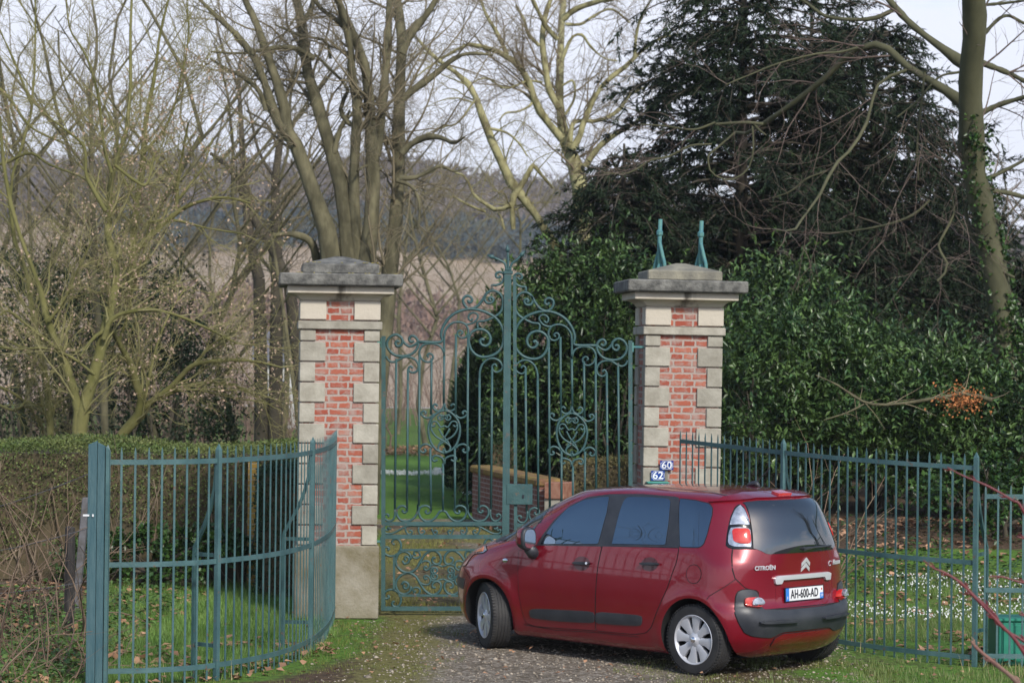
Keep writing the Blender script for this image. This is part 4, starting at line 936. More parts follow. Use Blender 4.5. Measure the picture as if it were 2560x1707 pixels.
# number plates and letterbox on the pillar
M_plate = mat('blue_enamel', (.012, .05, .26), .25, coat=.5)
M_enw = mat('white_enamel', (.80, .82, .85), .25)
NR = Matrix.Rotation(-.082, 4, 'Z')
def number_plate(px0, px1, py0, py1, s, label):
    D = 25.93; a, b = U(px0, py1, D), U(px1, py0, D); cx, cz, wd, ht = (a.x+b.x)/2, (a.z+b.z)/2, b.x-a.x, b.z-a.z
    yy = 25.95-.012+(cx-1.77)*math.tan(.082)
    rt = empty('number_plate', (cx, yy-.012, cz), .082, label=label, cat='house number', group='blue house numbers on the pillar')
    b_ = MB(); b_.box((0, 0, 0), (wd, .008, ht)); b_.build('enamel_plate', M_plate, rt, bevel=.002)
    b_ = MB()
    for c, d in (((0, -.0045, ht/2-.009), (wd-.05, .003, .004)), ((0, -.0045, -ht/2+.009), (wd-.05, .003, .004)), ((wd/2-.009, -.0045, 0), (.004, .003, ht-.05)), ((-wd/2+.009, -.0045, 0), (.004, .003, ht-.05))): b_.box(c, d)
    for sx in (-1, 1):
        for sz in (-1, 1): b_.tube([(sx*(wd/2-.025), -.0045, sz*(ht/2-.009)), (sx*(wd/2-.022), -.0045, sz*(ht/2-.022)), (sx*(wd/2-.009), -.0045, sz*(ht/2-.025))], .002, 4)
    b_.build('white_border', M_enw, rt)
    me = text_mesh('numerals', s, ht*1.02, M_enw, .001, sx=1.1, bold=.0010); me.transform(Matrix.Translation((0, -.0055, -.001)) @ Matrix.Rotation(math.pi/2, 4, 'X')); link('numerals', me, rt)
number_plate(1649.5, 1683.5, 1151, 1174, '60', 'blue enamel house number 60, the upper plate on the pillar')
number_plate(1627, 1662, 1176, 1200, '62', 'blue enamel house number 62, the lower plate above the letterbox')
M_turq = mat('turquoise_letterbox_paint', (.07, .34, .27), .4)
a = U(1643, 1204, 25.9); lb_ = empty('letterbox', (a.x, 25.85, a.z-.28), .082, label='turquoise letterbox under number 62, almost hidden behind the car roof', cat='letterbox')
b_ = MB(); b_.box((0, 0, .14), (.21, .14, .26)); b_.build('box', M_turq, lb_, bevel=.006)
b_ = MB(); b_.box((0, -.01, .278), (.23, .17, .012)); b_.build('lid', M_turq, lb_, bevel=.003)
b_ = MB(); b_.box((0, -.072, .20), (.14, .006, .025)); b_.build('slot', M_ink, lb_)
# green utility cabinet
M_cab = mat('green_cabinet_paint', (.012, .17, .11), .45, (.02, .21, .14), scale=6)
a = G(2491, 1650); cab = empty('utility_cabinet', (a.x+.40, a.y+.15, -.03), .10, label='bright green utility cabinet on the grass before the lower railing', cat='utility cabinet')
MB().box((0, 0, .19), (.82, .34, .40)).build('case', M_cab, cab, bevel=.008)
MB().box((0, 0, .405), (.86, .38, .03)).build('lid', M_cab, cab, bevel=.008)
MB().box((-.17, -.172, .19), (.40, .012, .33)).build('door', M_cab, cab, bevel=.004); MB().box((.24, -.172, .19), (.36, .012, .33)).build('door', M_cab, cab, bevel=.004)
# garden wall behind the gate
wl = empty('garden_wall', (0, 0, 0), label='low brick garden wall with a mossy coping behind the gate', cat='wall')
def quadwall(nm, a, b, th, z0, z1_, m, parent, bev=.01):
    a, b = Vector((*a, 0)), Vector((*b, 0)); t = (b-a).normalized(); n_ = Vector((-t.y, t.x, 0)); c = (a+b)/2; 
    b_ = MB(); b_.box((0, 0, (z0+z1_)/2), ((b-a).length, th, z1_-z0)); o = b_.build(nm, m, parent, bevel=bev); o.location = c; o.rotation_euler = (0, 0, math.atan2(t.y, t.x)); return o
wa, wb = (-.46, 40.7), (.58, 36.4)
quadwall('brickwork', wa, wb, .34, -.05, .80, M_wallbrick, wl); quadwall('coping', (wa[0]-.01, wa[1]+.03), (wb[0]+.01, wb[1]-.03), .42, .80, .92, mat('mossy_coping', (.16, .08, .045), .95, (.27, .20, .04), scale=5, detail=7), wl, .03)
quadwall('pier', (.585, 36.38), (.84, 36.25), .40, -.05, .64, M_stone, wl); quadwall('pier_cap', (.58, 36.36), (.86, 36.24), .44, .64, .88, mat('worn_orange_brick', (.24, .10, .065), .9, (.34, .19, .13), scale=12), wl)
pr_ = empty('brick_pier', (U(634, 1200, 29.1).x, 29.1, 0), label='slim yellow brick pier at the end of the clipped hedge', cat='pier')
MB().box((0, 0, .72), (.12, .12, 1.5)).build('shaft', brick_mat('yellow_brick', (.42, .26, .05), (.36, .2, .04), (.4, .33, .2), bw=.12, rh=.065, ms=.008, smear=.8), pr_)
MB().box((0, 0, 1.48), (.17, .17, .05)).build('cap', M_lichen, pr_, bevel=.01)
# far pale building
fb = empty('farm_building', (-7.6, 92, 0), .1, label='pale low building far behind the seed-hung trees', cat='building')
M_pale = mat('pale_render', (.62, .61, .60), .8, (.52, .51, .50), scale=.8); M_slate = mat('slate_roof', (.20, .20, .23), .7, (.14, .14, .16), scale=2)
MB().box((0, 0, 1.2), (3.6, 5, 2.4)).build('wall', M_pale, fb)
b_ = MB(); b_.add([(-2, -2.8, 2.35), (2, -2.8, 2.35), (2, 0, 3.5), (-2, 0, 3.5), (2, 2.8, 2.35), (-2, 2.8, 2.35)], [(0, 1, 2, 3), (3, 2, 4, 5), (0, 3, 5), (1, 4, 2)]); b_.build('roof', M_slate, fb)
for x in (-1.0, .2, 1.2): MB().box((x, -2.52, 1.3), (.5, .06, .8)).build('window', M_glass, fb)
# ------------------------------------------------------------------ vegetation helpers
def norm_(v): return v/np.maximum(1e-9, np.linalg.norm(v, axis=-1, keepdims=True))
def tubes(P, R, sides):                                              # P m*n*3, R m*n -> verts, quads
    m, n, _ = P.shape
    if m == 0: return np.zeros((0, 3)), np.zeros((0, 4), int)
    T = norm_(np.gradient(P, axis=1)); ax = np.argmin(np.abs(T).max(1), axis=1); ref = np.eye(3)[ax][:, None, :]
    A = norm_(ref-T*(ref*T).sum(-1, keepdims=True)); B = np.cross(T, A); q = np.arange(sides)*2*np.pi/sides
    V = P[:, :, None, :]+R[:, :, None, None]*(A[:, :, None, :]*np.cos(q)[:, None]+B[:, :, None, :]*np.sin(q)[:, None])
    idx = np.arange(m*n*sides).reshape(m, n, sides); nx = np.roll(idx, -1, axis=2)
    Q = np.stack([idx[:, :-1], nx[:, :-1], nx[:, 1:], idx[:, 1:]], -1).reshape(-1, 4)
    return V.reshape(-1, 3), Q
def join(parts):
    Vs, Qs, o = [], [], 0
    for V, Q in parts: Vs.append(V); Qs.append(Q+o); o += len(V)
    return np.concatenate(Vs), np.concatenate(Qs)
def sprout(rg, P, R, per_m, L, ang, npts=5, up=0.0, wig=.25, rf=.55, rmin=.002, rmax=9, u0=.15, flat=None, taper=.75, lrel=0):
    m, n, _ = P.shape
    seg = np.linalg.norm(np.diff(P, axis=1), axis=2); ln = seg.sum(1)
    cnt = rg.poisson(np.maximum(0, ln*(1-u0)*per_m)); pi = np.repeat(np.arange(m), cnt); k = len(pi)
    u = (u0+(1-u0)*rg.random(k)); x = u*(n-1); i = np.minimum(x.astype(int), n-2); f = (x-i)[:, None]
    p = P[pi, i]*(1-f)+P[pi, i+1]*f; t = norm_(P[pi, i+1]-P[pi, i]); r = (R[pi, i]*(1-f[:, 0])+R[pi, i+1]*f[:, 0])
    rv = rg.normal(size=(k, 3)); 
    if flat is not None: rv = rv*np.array(flat)
    pe = norm_(rv-t*(rv*t).sum(-1, keepdims=True)); a = rg.uniform(*ang, k)[:, None]
    d = norm_(t*np.cos(a)+pe*np.sin(a)+np.array([0, 0, up]))
    l = rg.uniform(*L, k)*(1-.35*u)
    if lrel: l = np.minimum(l, ln[pi]*lrel)
    out = np.zeros((k, npts, 3)); out[:, 0] = p; st = (l/(npts-1))[:, None]
    for j in range(1, npts):
        out[:, j] = out[:, j-1]+d*st; d = norm_(d+wig*rg.normal(size=(k, 3))*.6+np.array([0, 0, up*.35]))
    r0 = np.clip(r*rf, rmin, rmax); return out, r0[:, None]*(1-taper*np.linspace(0, 1, npts))[None, :]
def limbs(paths, D, rg, n=14, wob=.5):                               # traced limbs: lists of (px, py, width px); each takes its own depth wander
    P, R = [], []
    for k, pts in enumerate(paths):
        dd = 0 if isinstance(pts[0][0], (int, float)) else pts[0]
        q = [Vector(U(x, y, D)) for x, y, *_ in pts]; w_ = [p[2] if len(p) > 2 else 10 for p in pts]
        C_ = catmull(q, 6); ww = np.interp(np.linspace(0, 1, len(C_)), np.linspace(0, 1, len(w_)), w_); ar = np.array([tuple(c) for c in C_])
        s = np.linspace(0, 1, n)*(len(C_)-1); i = np.minimum(s.astype(int), len(C_)-2); f = s-i
        a = ar[i]*(1-f[:, None])+ar[i+1]*f[:, None]; rr = np.interp(s, np.arange(len(C_)), ww)/2*D/FPX
        dz_ = rg.normal()*wob; h = np.linspace(0, 1, n); sh = dz_*h*h*(len(C_)/12)
        f_ = 1+sh*.6/D; c0 = np.array([0, 0, CAMH]); a = c0+(a-c0)*f_[:, None]
        P.append(a); R.append(rr*f_*(1+.09*rg.normal(size=n)))
    return np.array(P), np.array(R)
def leaf_cards(rg, P, L, W, d=None, fold=.25, flat=0.0):             # folded diamond leaves
    k = len(P); d = rg.normal(size=(k, 3)) if d is None else d; d = norm_(d); rv = rg.normal(size=(k, 3)); rv[:, 2] += flat*4*np.sign(rg.random(k)-.0)
    n_ = norm_(rv-d*(rv*d).sum(-1, keepdims=True)); s = np.cross(d, n_); L = np.asarray(L).reshape(-1, 1); W = np.asarray(W).reshape(-1, 1)
    V = np.stack([P, P+d*L*.42+s*W/2+n_*W*fold, P+d*L-n_*L*.08, P+d*L*.42-s*W/2+n_*W*fold], 1).reshape(-1, 3)
    b = np.arange(k)*4; T = np.stack([np.stack([b, b+1, b+2], -1), np.stack([b, b+2, b+3], -1)], 1).reshape(-1, 3); return V, T
def tips(P, rg, frac=1.0, k=1):
    i = rg.random(len(P)) < frac; Q = P[i]; n = Q.shape[1]
    out = [Q[np.arange(len(Q)), rg.integers(max(1, n//2), n, len(Q))] for _ in range(k)]; return np.concatenate(out)
# barks
M_b_grey = mat('grey_brown_bark', (.066, .060, .032), .95, (.165, .15, .085), scale=2.4, detail=10, stretch=(2, 2, .8), bump=.7, bscale=10, lo=.38, hi=.64)
M_b_moss = mat('mossy_yellow_green_bark', (.095, .095, .024), .95, (.175, .165, .06), scale=2.2, detail=8, bump=.4, bscale=16)
M_b_plane = mat('pale_plane_bark', (.12, .105, .045), .9, (.32, .30, .15), scale=3.4, detail=7, stretch=(1.5, 1.5, .8), bump=.4, bscale=12, lo=.40, hi=.56)
M_b_beech = mat('green_grey_beech_bark', (.055, .056, .026), .85, (.10, .098, .05), scale=2.2, detail=8, stretch=(1, 1, .5), bump=.25, bscale=10)
M_b_dark = mat('dark_bark', (.045, .038, .028), .95, (.085, .072, .05), scale=4, detail=7)
M_tw_br = mat('brown_twigs', (.15, .125, .075), .9, (.22, .185, .115), scale=.7)
M_tw_plane = mat('buff_twigs', (.24, .20, .12), .9, (.17, .13, .085), scale=.8)
M_tw_moss = mat('mossy_twigs', (.185, .175, .06), .9, (.26, .235, .11), scale=.8)
M_tw_red = mat('reddish_twigs', (.10, .068, .055), .9, (.17, .13, .105), scale=.7)
M_seedc = mat('dry_seed_clusters', (.35, .255, .18), .9, island=.35)
def foliage(name, c, c2, isl, rough=.5, spec=.4, scale=1.5):
    m = mat(name, c, rough, c2, scale=scale, detail=3, island=isl, spec=spec); b = m.node_tree.nodes['Principled BSDF']
    return m
M_laurel = foliage('laurel_leaves', (.024, .060, .018), (.085, .14, .038), .6, .36, .45)
M_yew = foliage('dark_conifer_foliage', (.008, .018, .008), (.020, .038, .013), .4, .7, .3)
M_hedge = foliage('hedge_leaves', (.062, .105, .020), (.125, .14, .042), .45, .6)
M_dkhedge = foliage('box_hedge_leaves', (.018, .040, .012), (.035, .06, .018), .4, .6)
M_ivy = foliage('ivy_leaves', (.025, .060, .014), (.05, .10, .022), .4, .35)
M_brownl = mat('dead_brown_leaves', (.26, .135, .07), .9, (.38, .22, .13), scale=3, island=.4)
M_orange = mat('orange_dead_leaves', (.40, .15, .05), .9, island=.35)
M_grass = mat('grass_blades', (.085, .18, .025), .6, (.15, .24, .05), scale=1.2, island=.4)
M_snow = mat('snowdrop_petals', (.80, .82, .80), .6)
M_weed = foliage('nettle_leaves', (.06, .12, .025), (.10, .17, .04), .35, .6)
def tree(name, label, paths, D, seed, bark, twig, specs, cat='tree', group=None, wob=.5, n=14, seeds=None, base=None, sides=9):
    rg = np.random.default_rng(seed); P, R = limbs(paths, D, rg, n, wob)
    b0 = P[0, 0]; root = empty(name, (b0[0], b0[1], 0), label=label, cat=cat, group=group); off = np.array([b0[0], b0[1], 0])
    # roots: carry limbs that start low down to the ground
    ex = []
    for k in range(len(P)):
        if base and k in base:
            a = P[k, 0]; g = np.array([a[0]+base[k], a[1], -.1]); q = np.linspace(g, a, n); q[:, 0] = g[0]+(a[0]-g[0])*np.linspace(0, 1, n)**1.5; ex.append((q[None], np.linspace(R[k, 0]*1.35, R[k, 0], n)[None]))
    parts = [tubes(P, R, sides)]+[tubes(a, b, sides) for a, b in ex]
    V, Q = join(parts); link('trunk', mesh_np('trunk', V-off, Q, mats=[bark], smooth=True), root)
    lv = [(P, R)]; tw = []
    for i, sp in enumerate(specs):
        src = lv[sp.pop('src', -1)]; o = sprout(rg, *src, **sp); lv.append(o); tw.append(o)
    allp = [tubes(a, b, 5 if i == 0 else 3) for i, (a, b) in enumerate(tw)]
    V, Q = join(allp); cr_ = link('crown', mesh_np('crown', V-off, Q, mats=[twig], smooth=True), root)
    if seeds:
        m_, frac, size, per, box = seeds; pts = tips(lv[-1][0], rg, frac, per)
        s_ = (pts[:, 2] > box[0]) & (pts[:, 2] < box[1]); pts = pts[s_]; pts = np.repeat(pts, 3, 0)+rg.normal(size=(len(pts)*3, 3))*.035
        V, T = leaf_cards(rg, pts, rg.uniform(.6, 1.2, len(pts))*size, rg.uniform(.45, .75, len(pts))*size); link('seed_clusters', mesh_np('seed_clusters', V-off, T=T, mats=[m_]), root, kind='stuff')
    return root, lv
def z2(*p): return [(500+a/2.24, b/2.24, w_*.93) for a, b, w_ in p]
def z3(*p): return [(1000+a/2.613, b/2.613, w_*.76) for a, b, w_ in p]
def z4(*p): return [(1500+a/2.219, b/2.219, w_*(1 if p[0][1] > 2000 else .78)) for a, b, w_ in p]
def z8(*p): return [(a/2.704, 700+b/2.704, w_*.88) for a, b, w_ in p]
def zz1(*p): return [(a/2.613, b/2.613, w_*.85) for a, b, w_ in p]
# big many-stemmed tree behind the left pillar
T1 = [z2((740, 1490, 52), (700, 1250, 46), (620, 1050, 44), (560, 860, 40), (490, 740, 38), (440, 690, 30), (390, 560, 26), (350, 430, 22), (270, 260, 18), (130, 130, 14), (40, 40, 10), (-40, -40, 8)),
 z2((490, 740, 34), (470, 600, 30), (420, 430, 28), (360, 260, 24), (310, 120, 22), (250, 0, 18), (220, -80, 16)),
 z2((835, 1490, 46), (800, 1100, 42), (750, 900, 38), (690, 700, 34), (640, 530, 32), (600, 400, 30), (580, 220, 28), (560, 80, 26), (530, -40, 24)),
 z2((880, 1490, 34), (860, 1100, 30), (870, 800, 26), (880, 600, 24), (850, 430, 22), (840, 250, 20), (790, 60, 18), (760, -60, 16)),
 z2((930, 1490, 48), (970, 1100, 40), (960, 800, 36), (950, 600, 30), (930, 400, 26), (900, 300, 24), (840, 150, 20), (770, 0, 18), (740, -60, 16)),
 z2((970, 900, 30), (1000, 780, 28), (1030, 500, 24), (1050, 250, 22), (1060, 50, 20), (1062, -60, 18)),
 z2((1020, 2050, 50), (1045, 1750, 44), (1060, 1540, 40), (1100, 1200, 38), (1112, 900, 35), (1112, 700, 35), (1120, 450, 30), (1130, 200, 28), (1100, 0, 24), (1090, -70, 22)),
 z2((1130, 860, 20), (1180, 810, 18), (1260, 770, 17), (1344, 770, 15), (1420, 800, 10), (1480, 770, 6)), z2((1130, 560, 22), (1200, 500, 20), (1300, 430, 17), (1420, 330, 14), (1520, 300, 10), (1640, 310, 6)), z2((1120, 1000, 15), (1220, 990, 12), (1344, 930, 10), (1420, 960, 6), (1500, 940, 4)),
 z2((1130, 300, 22), (1190, 180, 20), (1270, 80, 18), (1340, -30, 14)), z2((640, 330, 20), (560, 280, 14), (450, 265, 12), (330, 285, 10), (210, 300, 8), (60, 290, 5)), z2((1000, 660, 18), (940, 700, 18), (860, 710, 16), (800, 650, 14), (790, 590, 12), (830, 500, 10), (760, 420, 9), (700, 360, 8), (640, 300, 6)),
 z2((750, 860, 16), (780, 740, 14), (800, 690, 10), (840, 620, 6)), z2((400, 1325, 10), (470, 1310, 14), (560, 1320, 18), (625, 1360, 22), (650, 1440, 24), (655, 1490, 26)), z2((1020, 950, 12), (930, 930, 9), (880, 960, 6)), z2((370, 620, 16), (330, 510, 14), (240, 430, 12), (150, 390, 10), (60, 330, 6)),
 z2((560, 140, 16), (620, 60, 14), (640, -40, 12)), z2((730, 330, 10), (700, 230, 8), (560, 200, 7), (420, 140, 5)), z2((1100, 1010, 12), (1190, 1050, 10), (1230, 1150, 9), (1220, 1280, 6)), z2((860, 200, 14), (760, 110, 14), (680, 50, 12), (620, -30, 10))]
for p in T1[:4]+T1[4:5]: pass
def strong(**k): return k
W1 = lambda d=1.0: [dict(per_m=2.6*d, L=(.7, 3.0), ang=(.4, 1.15), npts=7, up=.12, wig=.34, rf=.30, rmin=.010, rmax=.03, u0=.15), dict(per_m=4.6*d, L=(.4, 1.1), ang=(.4, 1.2), npts=5, up=.03, wig=.4, rf=.45, rmin=.0055, u0=.08), dict(per_m=6.5*d, L=(.2, .55), ang=(.4, 1.2), npts=4, up=0, wig=.4, rf=.55, rmin=.0036, rmax=.006, u0=.05)]
T1f, _lv = tree('bare_tree', 'great grey bare tree with many stems rising behind the left pillar', T1, 42, 11, M_b_grey, M_tw_br, W1(1.3), base={0: .5, 2: .3, 3: .1, 4: 0, 6: -.2, 14: .6}, group='bare trees in the park')
T2 = [z2((430, 1600, 30), (430, 1300, 27), (420, 1050, 26), (440, 850, 22), (460, 700, 16), (480, 560, 10), (520, 400, 7)), z2((330, 1560, 30), (290, 1400, 28), (270, 1250, 24), (250, 1060, 20), (235, 800, 17), (225, 600, 13), (215, 400, 10), (240, 300, 6)), z2((500, 1600, 34), (400, 1380, 30), (320, 1250, 24), (260, 1150, 18), (170, 950, 14), (60, 860, 9)), z2((225, 520, 10), (180, 400, 8), (120, 250, 6), (80, 60, 5)), z2((440, 850, 9), (380, 700, 7), (260, 620, 5)), z2((420, 1000, 10), (330, 850, 8), (280, 640, 6), (250, 560, 4))]
tree('bare_tree', 'slim dark bare tree between the seed-hung trees and the great many-stemmed tree', [[(x, y, w_) for x, y, w_ in p] for p in T2], 52, 12, M_b_dark, M_tw_br, W1(.9), base={0: 0, 1: .1, 2: .4}, group='bare trees in the park')
T3 = [z3((1200, 1500, 66), (1185, 1300, 58), (1150, 1100, 50), (1090, 950, 40), (1060, 820, 33), (1040, 640, 28), (1045, 450, 26), (1050, 270, 24), (1060, 100, 20), (1072, -40, 18)),
 z3((1060, 910, 30), (950, 780, 27), (890, 680, 24), (850, 560, 22), (790, 450, 20), (700, 370, 17), (560, 310, 14), (440, 290, 12), (330, 350, 10), (200, 430, 8), (60, 540, 5)), z3((700, 360, 16), (640, 230, 14), (560, 90, 12), (515, -40, 10)),
 z3((1040, 710, 22), (980, 600, 22), (950, 450, 20), (930, 270, 19), (950, 100, 16), (1000, -40, 14)), z3((1030, 260, 18), (950, 170, 16), (910, 90, 14), (850, -30, 12)), z3((1120, 980, 26), (1170, 900, 22), (1200, 800, 20), (1270, 640, 18), (1350, 530, 17), (1480, 430, 15), (1560, 350, 13), (1700, 250, 9), (1830, 230, 6)),
 z3((1110, 930, 18), (1118, 850, 16), (1150, 790, 15), (1300, 790, 15), (1430, 720, 13), (1500, 620, 11), (1600, 570, 8)), z3((1210, 1090, 22), (1300, 960, 20), (1420, 870, 16), (1540, 800, 12), (1700, 620, 8)), z3((1060, 130, 20), (1150, 60, 20), (1300, 10, 18), (1480, -30, 14)), z3((1530, 380, 12), (1545, 220, 10), (1580, 100, 8), (1640, 0, 6)),
 z3((1055, 400, 14), (1120, 250, 10), (1190, 230, 9), (1240, 300, 8), (1330, 380, 6), (1420, 400, 5)), z3((1080, 160, 12), (1180, 160, 10), (1260, 110, 9), (1380, 60, 8), (1500, 150, 5)), z3((910, 300, 12), (840, 230, 11), (810, 130, 9), (760, 40, 8)), z3((850, 610, 10), (860, 680, 9), (770, 730, 8), (690, 740, 7), (640, 800, 4)), z3((1060, 560, 8), (1130, 530, 8), (1140, 640, 8), (1080, 750, 8)), z3((930, 540, 9), (830, 530, 8), (690, 580, 7), (560, 510, 6), (440, 560, 5))]
tree('plane_tree', 'pale barked plane tree spreading above the conifer, behind the gate', T3, 56, 13, M_b_plane, M_tw_plane, W1(1.3), base={0: 0}, wob=.8, group='bare trees in the park')
T4 = [z3((1030, 1640, 40), (940, 1490, 34), (850, 1350, 32), (730, 1200, 31), (650, 1030, 28), (570, 850, 26), (500, 650, 22), (440, 540, 18), (330, 450, 15), (230, 380, 12), (100, 240, 8)), z3((740, 1500, 16), (735, 1400, 20), (735, 1300, 22), (800, 1200, 20), (850, 1110, 17), (872, 1080, 16), (930, 1150, 12), (1000, 1230, 8)), z3((730, 1330, 20), (640, 1375, 16), (540, 1320, 13), (480, 1270, 10), (430, 1160, 9), (370, 1130, 7), (260, 1090, 6), (180, 1140, 5), (60, 1170, 4)), z3((560, 1385, 9), (450, 1340, 8), (340, 1280, 6)), z3((590, 840, 10), (700, 870, 8), (780, 940, 7), (830, 1020, 5)), z3((680, 1500, 9), (660, 1420, 8), (640, 1390, 6)), z3((500, 640, 8), (380, 800, 7), (280, 830, 6), (140, 890, 4))]
DROOP = [dict(per_m=2.4, L=(.8, 2.0), ang=(.5, 1.3), npts=7, up=-.10, wig=.32, rf=.3, rmin=.008, rmax=.02, u0=.15), dict(per_m=4.6, L=(.5, 1.3), ang=(.4, 1.1), npts=6, up=-.16, wig=.28, rf=.5, rmin=.0045, u0=.1), dict(per_m=5.5, L=(.25, .6), ang=(.4, 1.1), npts=4, up=-.15, wig=.3, rf=.6, rmin=.0036, rmax=.006, u0=.05)]
tree('leaning_plane_tree', 'leaning bare tree with drooping lower branches, left of the conifer', T4, 48, 14, M_b_plane, M_tw_moss, DROOP, base={0: .6}, group='bare trees in the park')
T5 = [z4((2290, 2250, 92), (2250, 1900, 66), (2200, 1553, 62), (2150, 1300, 60), (2110, 1100, 60), (2066, 900, 58), (2060, 700, 60), (2055, 500, 62), (2062, 350, 58), (2080, 150, 56), (2070, -30, 54)),
 z4((2010, 570, 42), (1900, 490, 30), (1750, 400, 26), (1680, 350, 25), (1620, 290, 24), (1550, 250, 22), (1430, 265, 22), (1330, 350, 22), (1230, 450, 21), (1100, 550, 20), (980, 640, 18), (900, 690, 15), (820, 740, 12), (750, 735, 9)), z4((2020, 360, 42), (1900, 270, 26), (1780, 180, 24), (1700, 110, 22), (1620, 20, 20), (1570, -40, 18)), z4((1630, 55, 14), (1530, 100, 14), (1400, 110, 13), (1250, 90, 11), (1150, 20, 9), (1080, -20, 7)),
 z4((2110, 630, 22), (2220, 580, 17), (2352, 540, 15), (2460, 500, 12)), z4((2120, 350, 20), (2250, 400, 16), (2352, 450, 15), (2460, 510, 12)), z4((2110, 1050, 30), (2200, 1062, 17), (2270, 1072, 15), (2352, 1095, 13), (2460, 1130, 10)), z4((2110, 1010, 16), (2220, 960, 12), (2352, 890, 10), (2460, 830, 8)), z4((2110, 210, 14), (2240, 90, 11), (2352, 130, 9)), z4((2120, 30, 12), (2230, 20, 10), (2352, 5, 8)),
 z4((2020, 780, 9), (1930, 870, 9), (1900, 930, 8), (1930, 1000, 7), (1960, 1130, 7), (1960, 1200, 8), (1890, 1330, 9), (1880, 1380, 9), (1930, 1480, 9), (1870, 1560, 7)), z4((2065, 1080, 10), (2030, 1150, 11), (2045, 1250, 13), (2080, 1340, 14), (2130, 1410, 16), (2190, 1480, 12), (2300, 1540, 8)), z4((1830, 1110, 8), (1740, 1190, 9), (1620, 1240, 9), (1480, 1270, 7), (1330, 1290, 5), (1200, 1290, 4)), z4((1700, 390, 13), (1560, 450, 11), (1510, 560, 10), (1480, 680, 10), (1400, 820, 10), (1300, 920, 9), (1220, 1080, 9), (1130, 1200, 8), (1070, 1280, 7), (950, 1270, 4)),
 z4((1260, 950, 5), (1150, 990, 6), (1060, 1060, 6), (960, 1100, 4)), z4((850, 680, 8), (880, 720, 8), (920, 750, 6)), z4((750, 735, 8), (640, 830, 7), (600, 870, 7), (620, 960, 6), (720, 1000, 6), (820, 940, 6), (850, 830, 6), (845, 700, 7)), z4((620, 800, 7), (500, 810, 7), (380, 870, 8), (280, 890, 7), (160, 960, 5), (20, 960, 4)), z4((1800, 400, 8), (1780, 600, 7), (1760, 800, 8), (1765, 1000, 6)), z4((1430, 265, 9), (1330, 290, 8), (1200, 300, 7), (1000, 350, 6), (870, 400, 5), (700, 470, 4)), z4((2000, 400, 9), (1880, 430, 7), (1760, 560, 6), (1650, 650, 5)), z4((640, 680, 8), (520, 720, 7), (360, 700, 6), (220, 690, 4)), z4((905, 690, 12), (800, 680, 10), (640, 690, 8))]
BE = [dict(per_m=2.6, L=(.7, 2.2), ang=(.4, 1.1), npts=7, up=-.05, wig=.26, rf=.3, rmin=.007, rmax=.018, u0=.2), dict(per_m=3.2, L=(.35, 1.0), ang=(.35, 1.0), npts=5, up=-.04, wig=.3, rf=.5, rmin=.0040, u0=.08), dict(per_m=4.5, L=(.15, .45), ang=(.3, .9), npts=4, up=0, wig=.3, rf=.6, rmin=.0030, rmax=.005, u0=.05)]
bch, _lvb = tree('beech_tree', 'tall smooth dark trunked beech with drooping twigs and ivy on its lower trunk', T5, 37, 15, M_b_beech, M_tw_red, BE, wob=.35, n=16, group='bare trees in the park', sides=12)
# seed-hung mossy trees on the left
S = [z8((520, 1200, 34), (520, 1060, 30), (530, 870, 30), (460, 620, 27), (400, 470, 24), (320, 270, 20), (280, 100, 17), (250, 0, 15))+zz1((100, 1450, 13), (40, 1180, 11), (15, 1000, 9), (0, 760, 7)),
 z8((535, 1100, 34), (560, 900, 40), (590, 780, 38), (650, 600, 34), (690, 420, 32), (740, 230, 28), (760, 100, 26), (800, 0, 22))+zz1((700, 1500, 20), (715, 1350, 20), (730, 1130, 17), (800, 950, 13), (850, 700, 11), (850, 300, 9), (860, 0, 7), (860, -80, 6)),
 zz1((690, 1380, 14), (600, 1220, 13), (560, 1130, 11), (550, 960, 9), (430, 850, 7), (280, 740, 5)), zz1((730, 1130, 12), (680, 960, 10), (640, 620, 8), (560, 360, 7), (460, 200, 5), (430, 0, 4)), zz1((750, 1080, 10), (880, 1180, 9), (960, 1200, 7), (1010, 1000, 6)), z8((700, 400, 18), (770, 250, 14), (1000, 200, 11), (1200, 240, 9), (1450, 350, 6), (1600, 430, 4)), z8((400, 470, 12), (200, 320, 9), (60, 210, 7), (0, 240, 5)), z8((640, 640, 9), (480, 520, 8), (300, 460, 7), (100, 470, 6), (-40, 440, 5)), z8((330, 280, 10), (440, 120, 8), (520, -60, 6), (620, -260, 5))]
S2 = [z8((770, 1160, 34), (810, 1060, 32), (960, 880, 30), (920, 700, 24), (880, 560, 20), (800, 420, 16), (740, 330, 14), (620, 400, 8), (540, 520, 5)), z8((960, 870, 26), (1050, 800, 20), (1150, 730, 18), (1250, 620, 15), (1320, 570, 14), (1450, 545, 12), (1700, 545, 8), (1900, 590, 5)), z8((960, 840, 12), (1000, 700, 11), (1030, 560, 9), (1080, 380, 7), (1160, 200, 5), (1250, 60, 4)), z8((1060, 800, 16), (1200, 740, 13), (1320, 700, 11), (1500, 690, 9), (1650, 740, 7), (1850, 860, 4)), z8((1320, 570, 8), (1440, 430, 6), (1640, 330, 5)), z8((800, 430, 10), (860, 250, 8), (900, 60, 7), (960, -150, 5), (1010, -400, 4))]
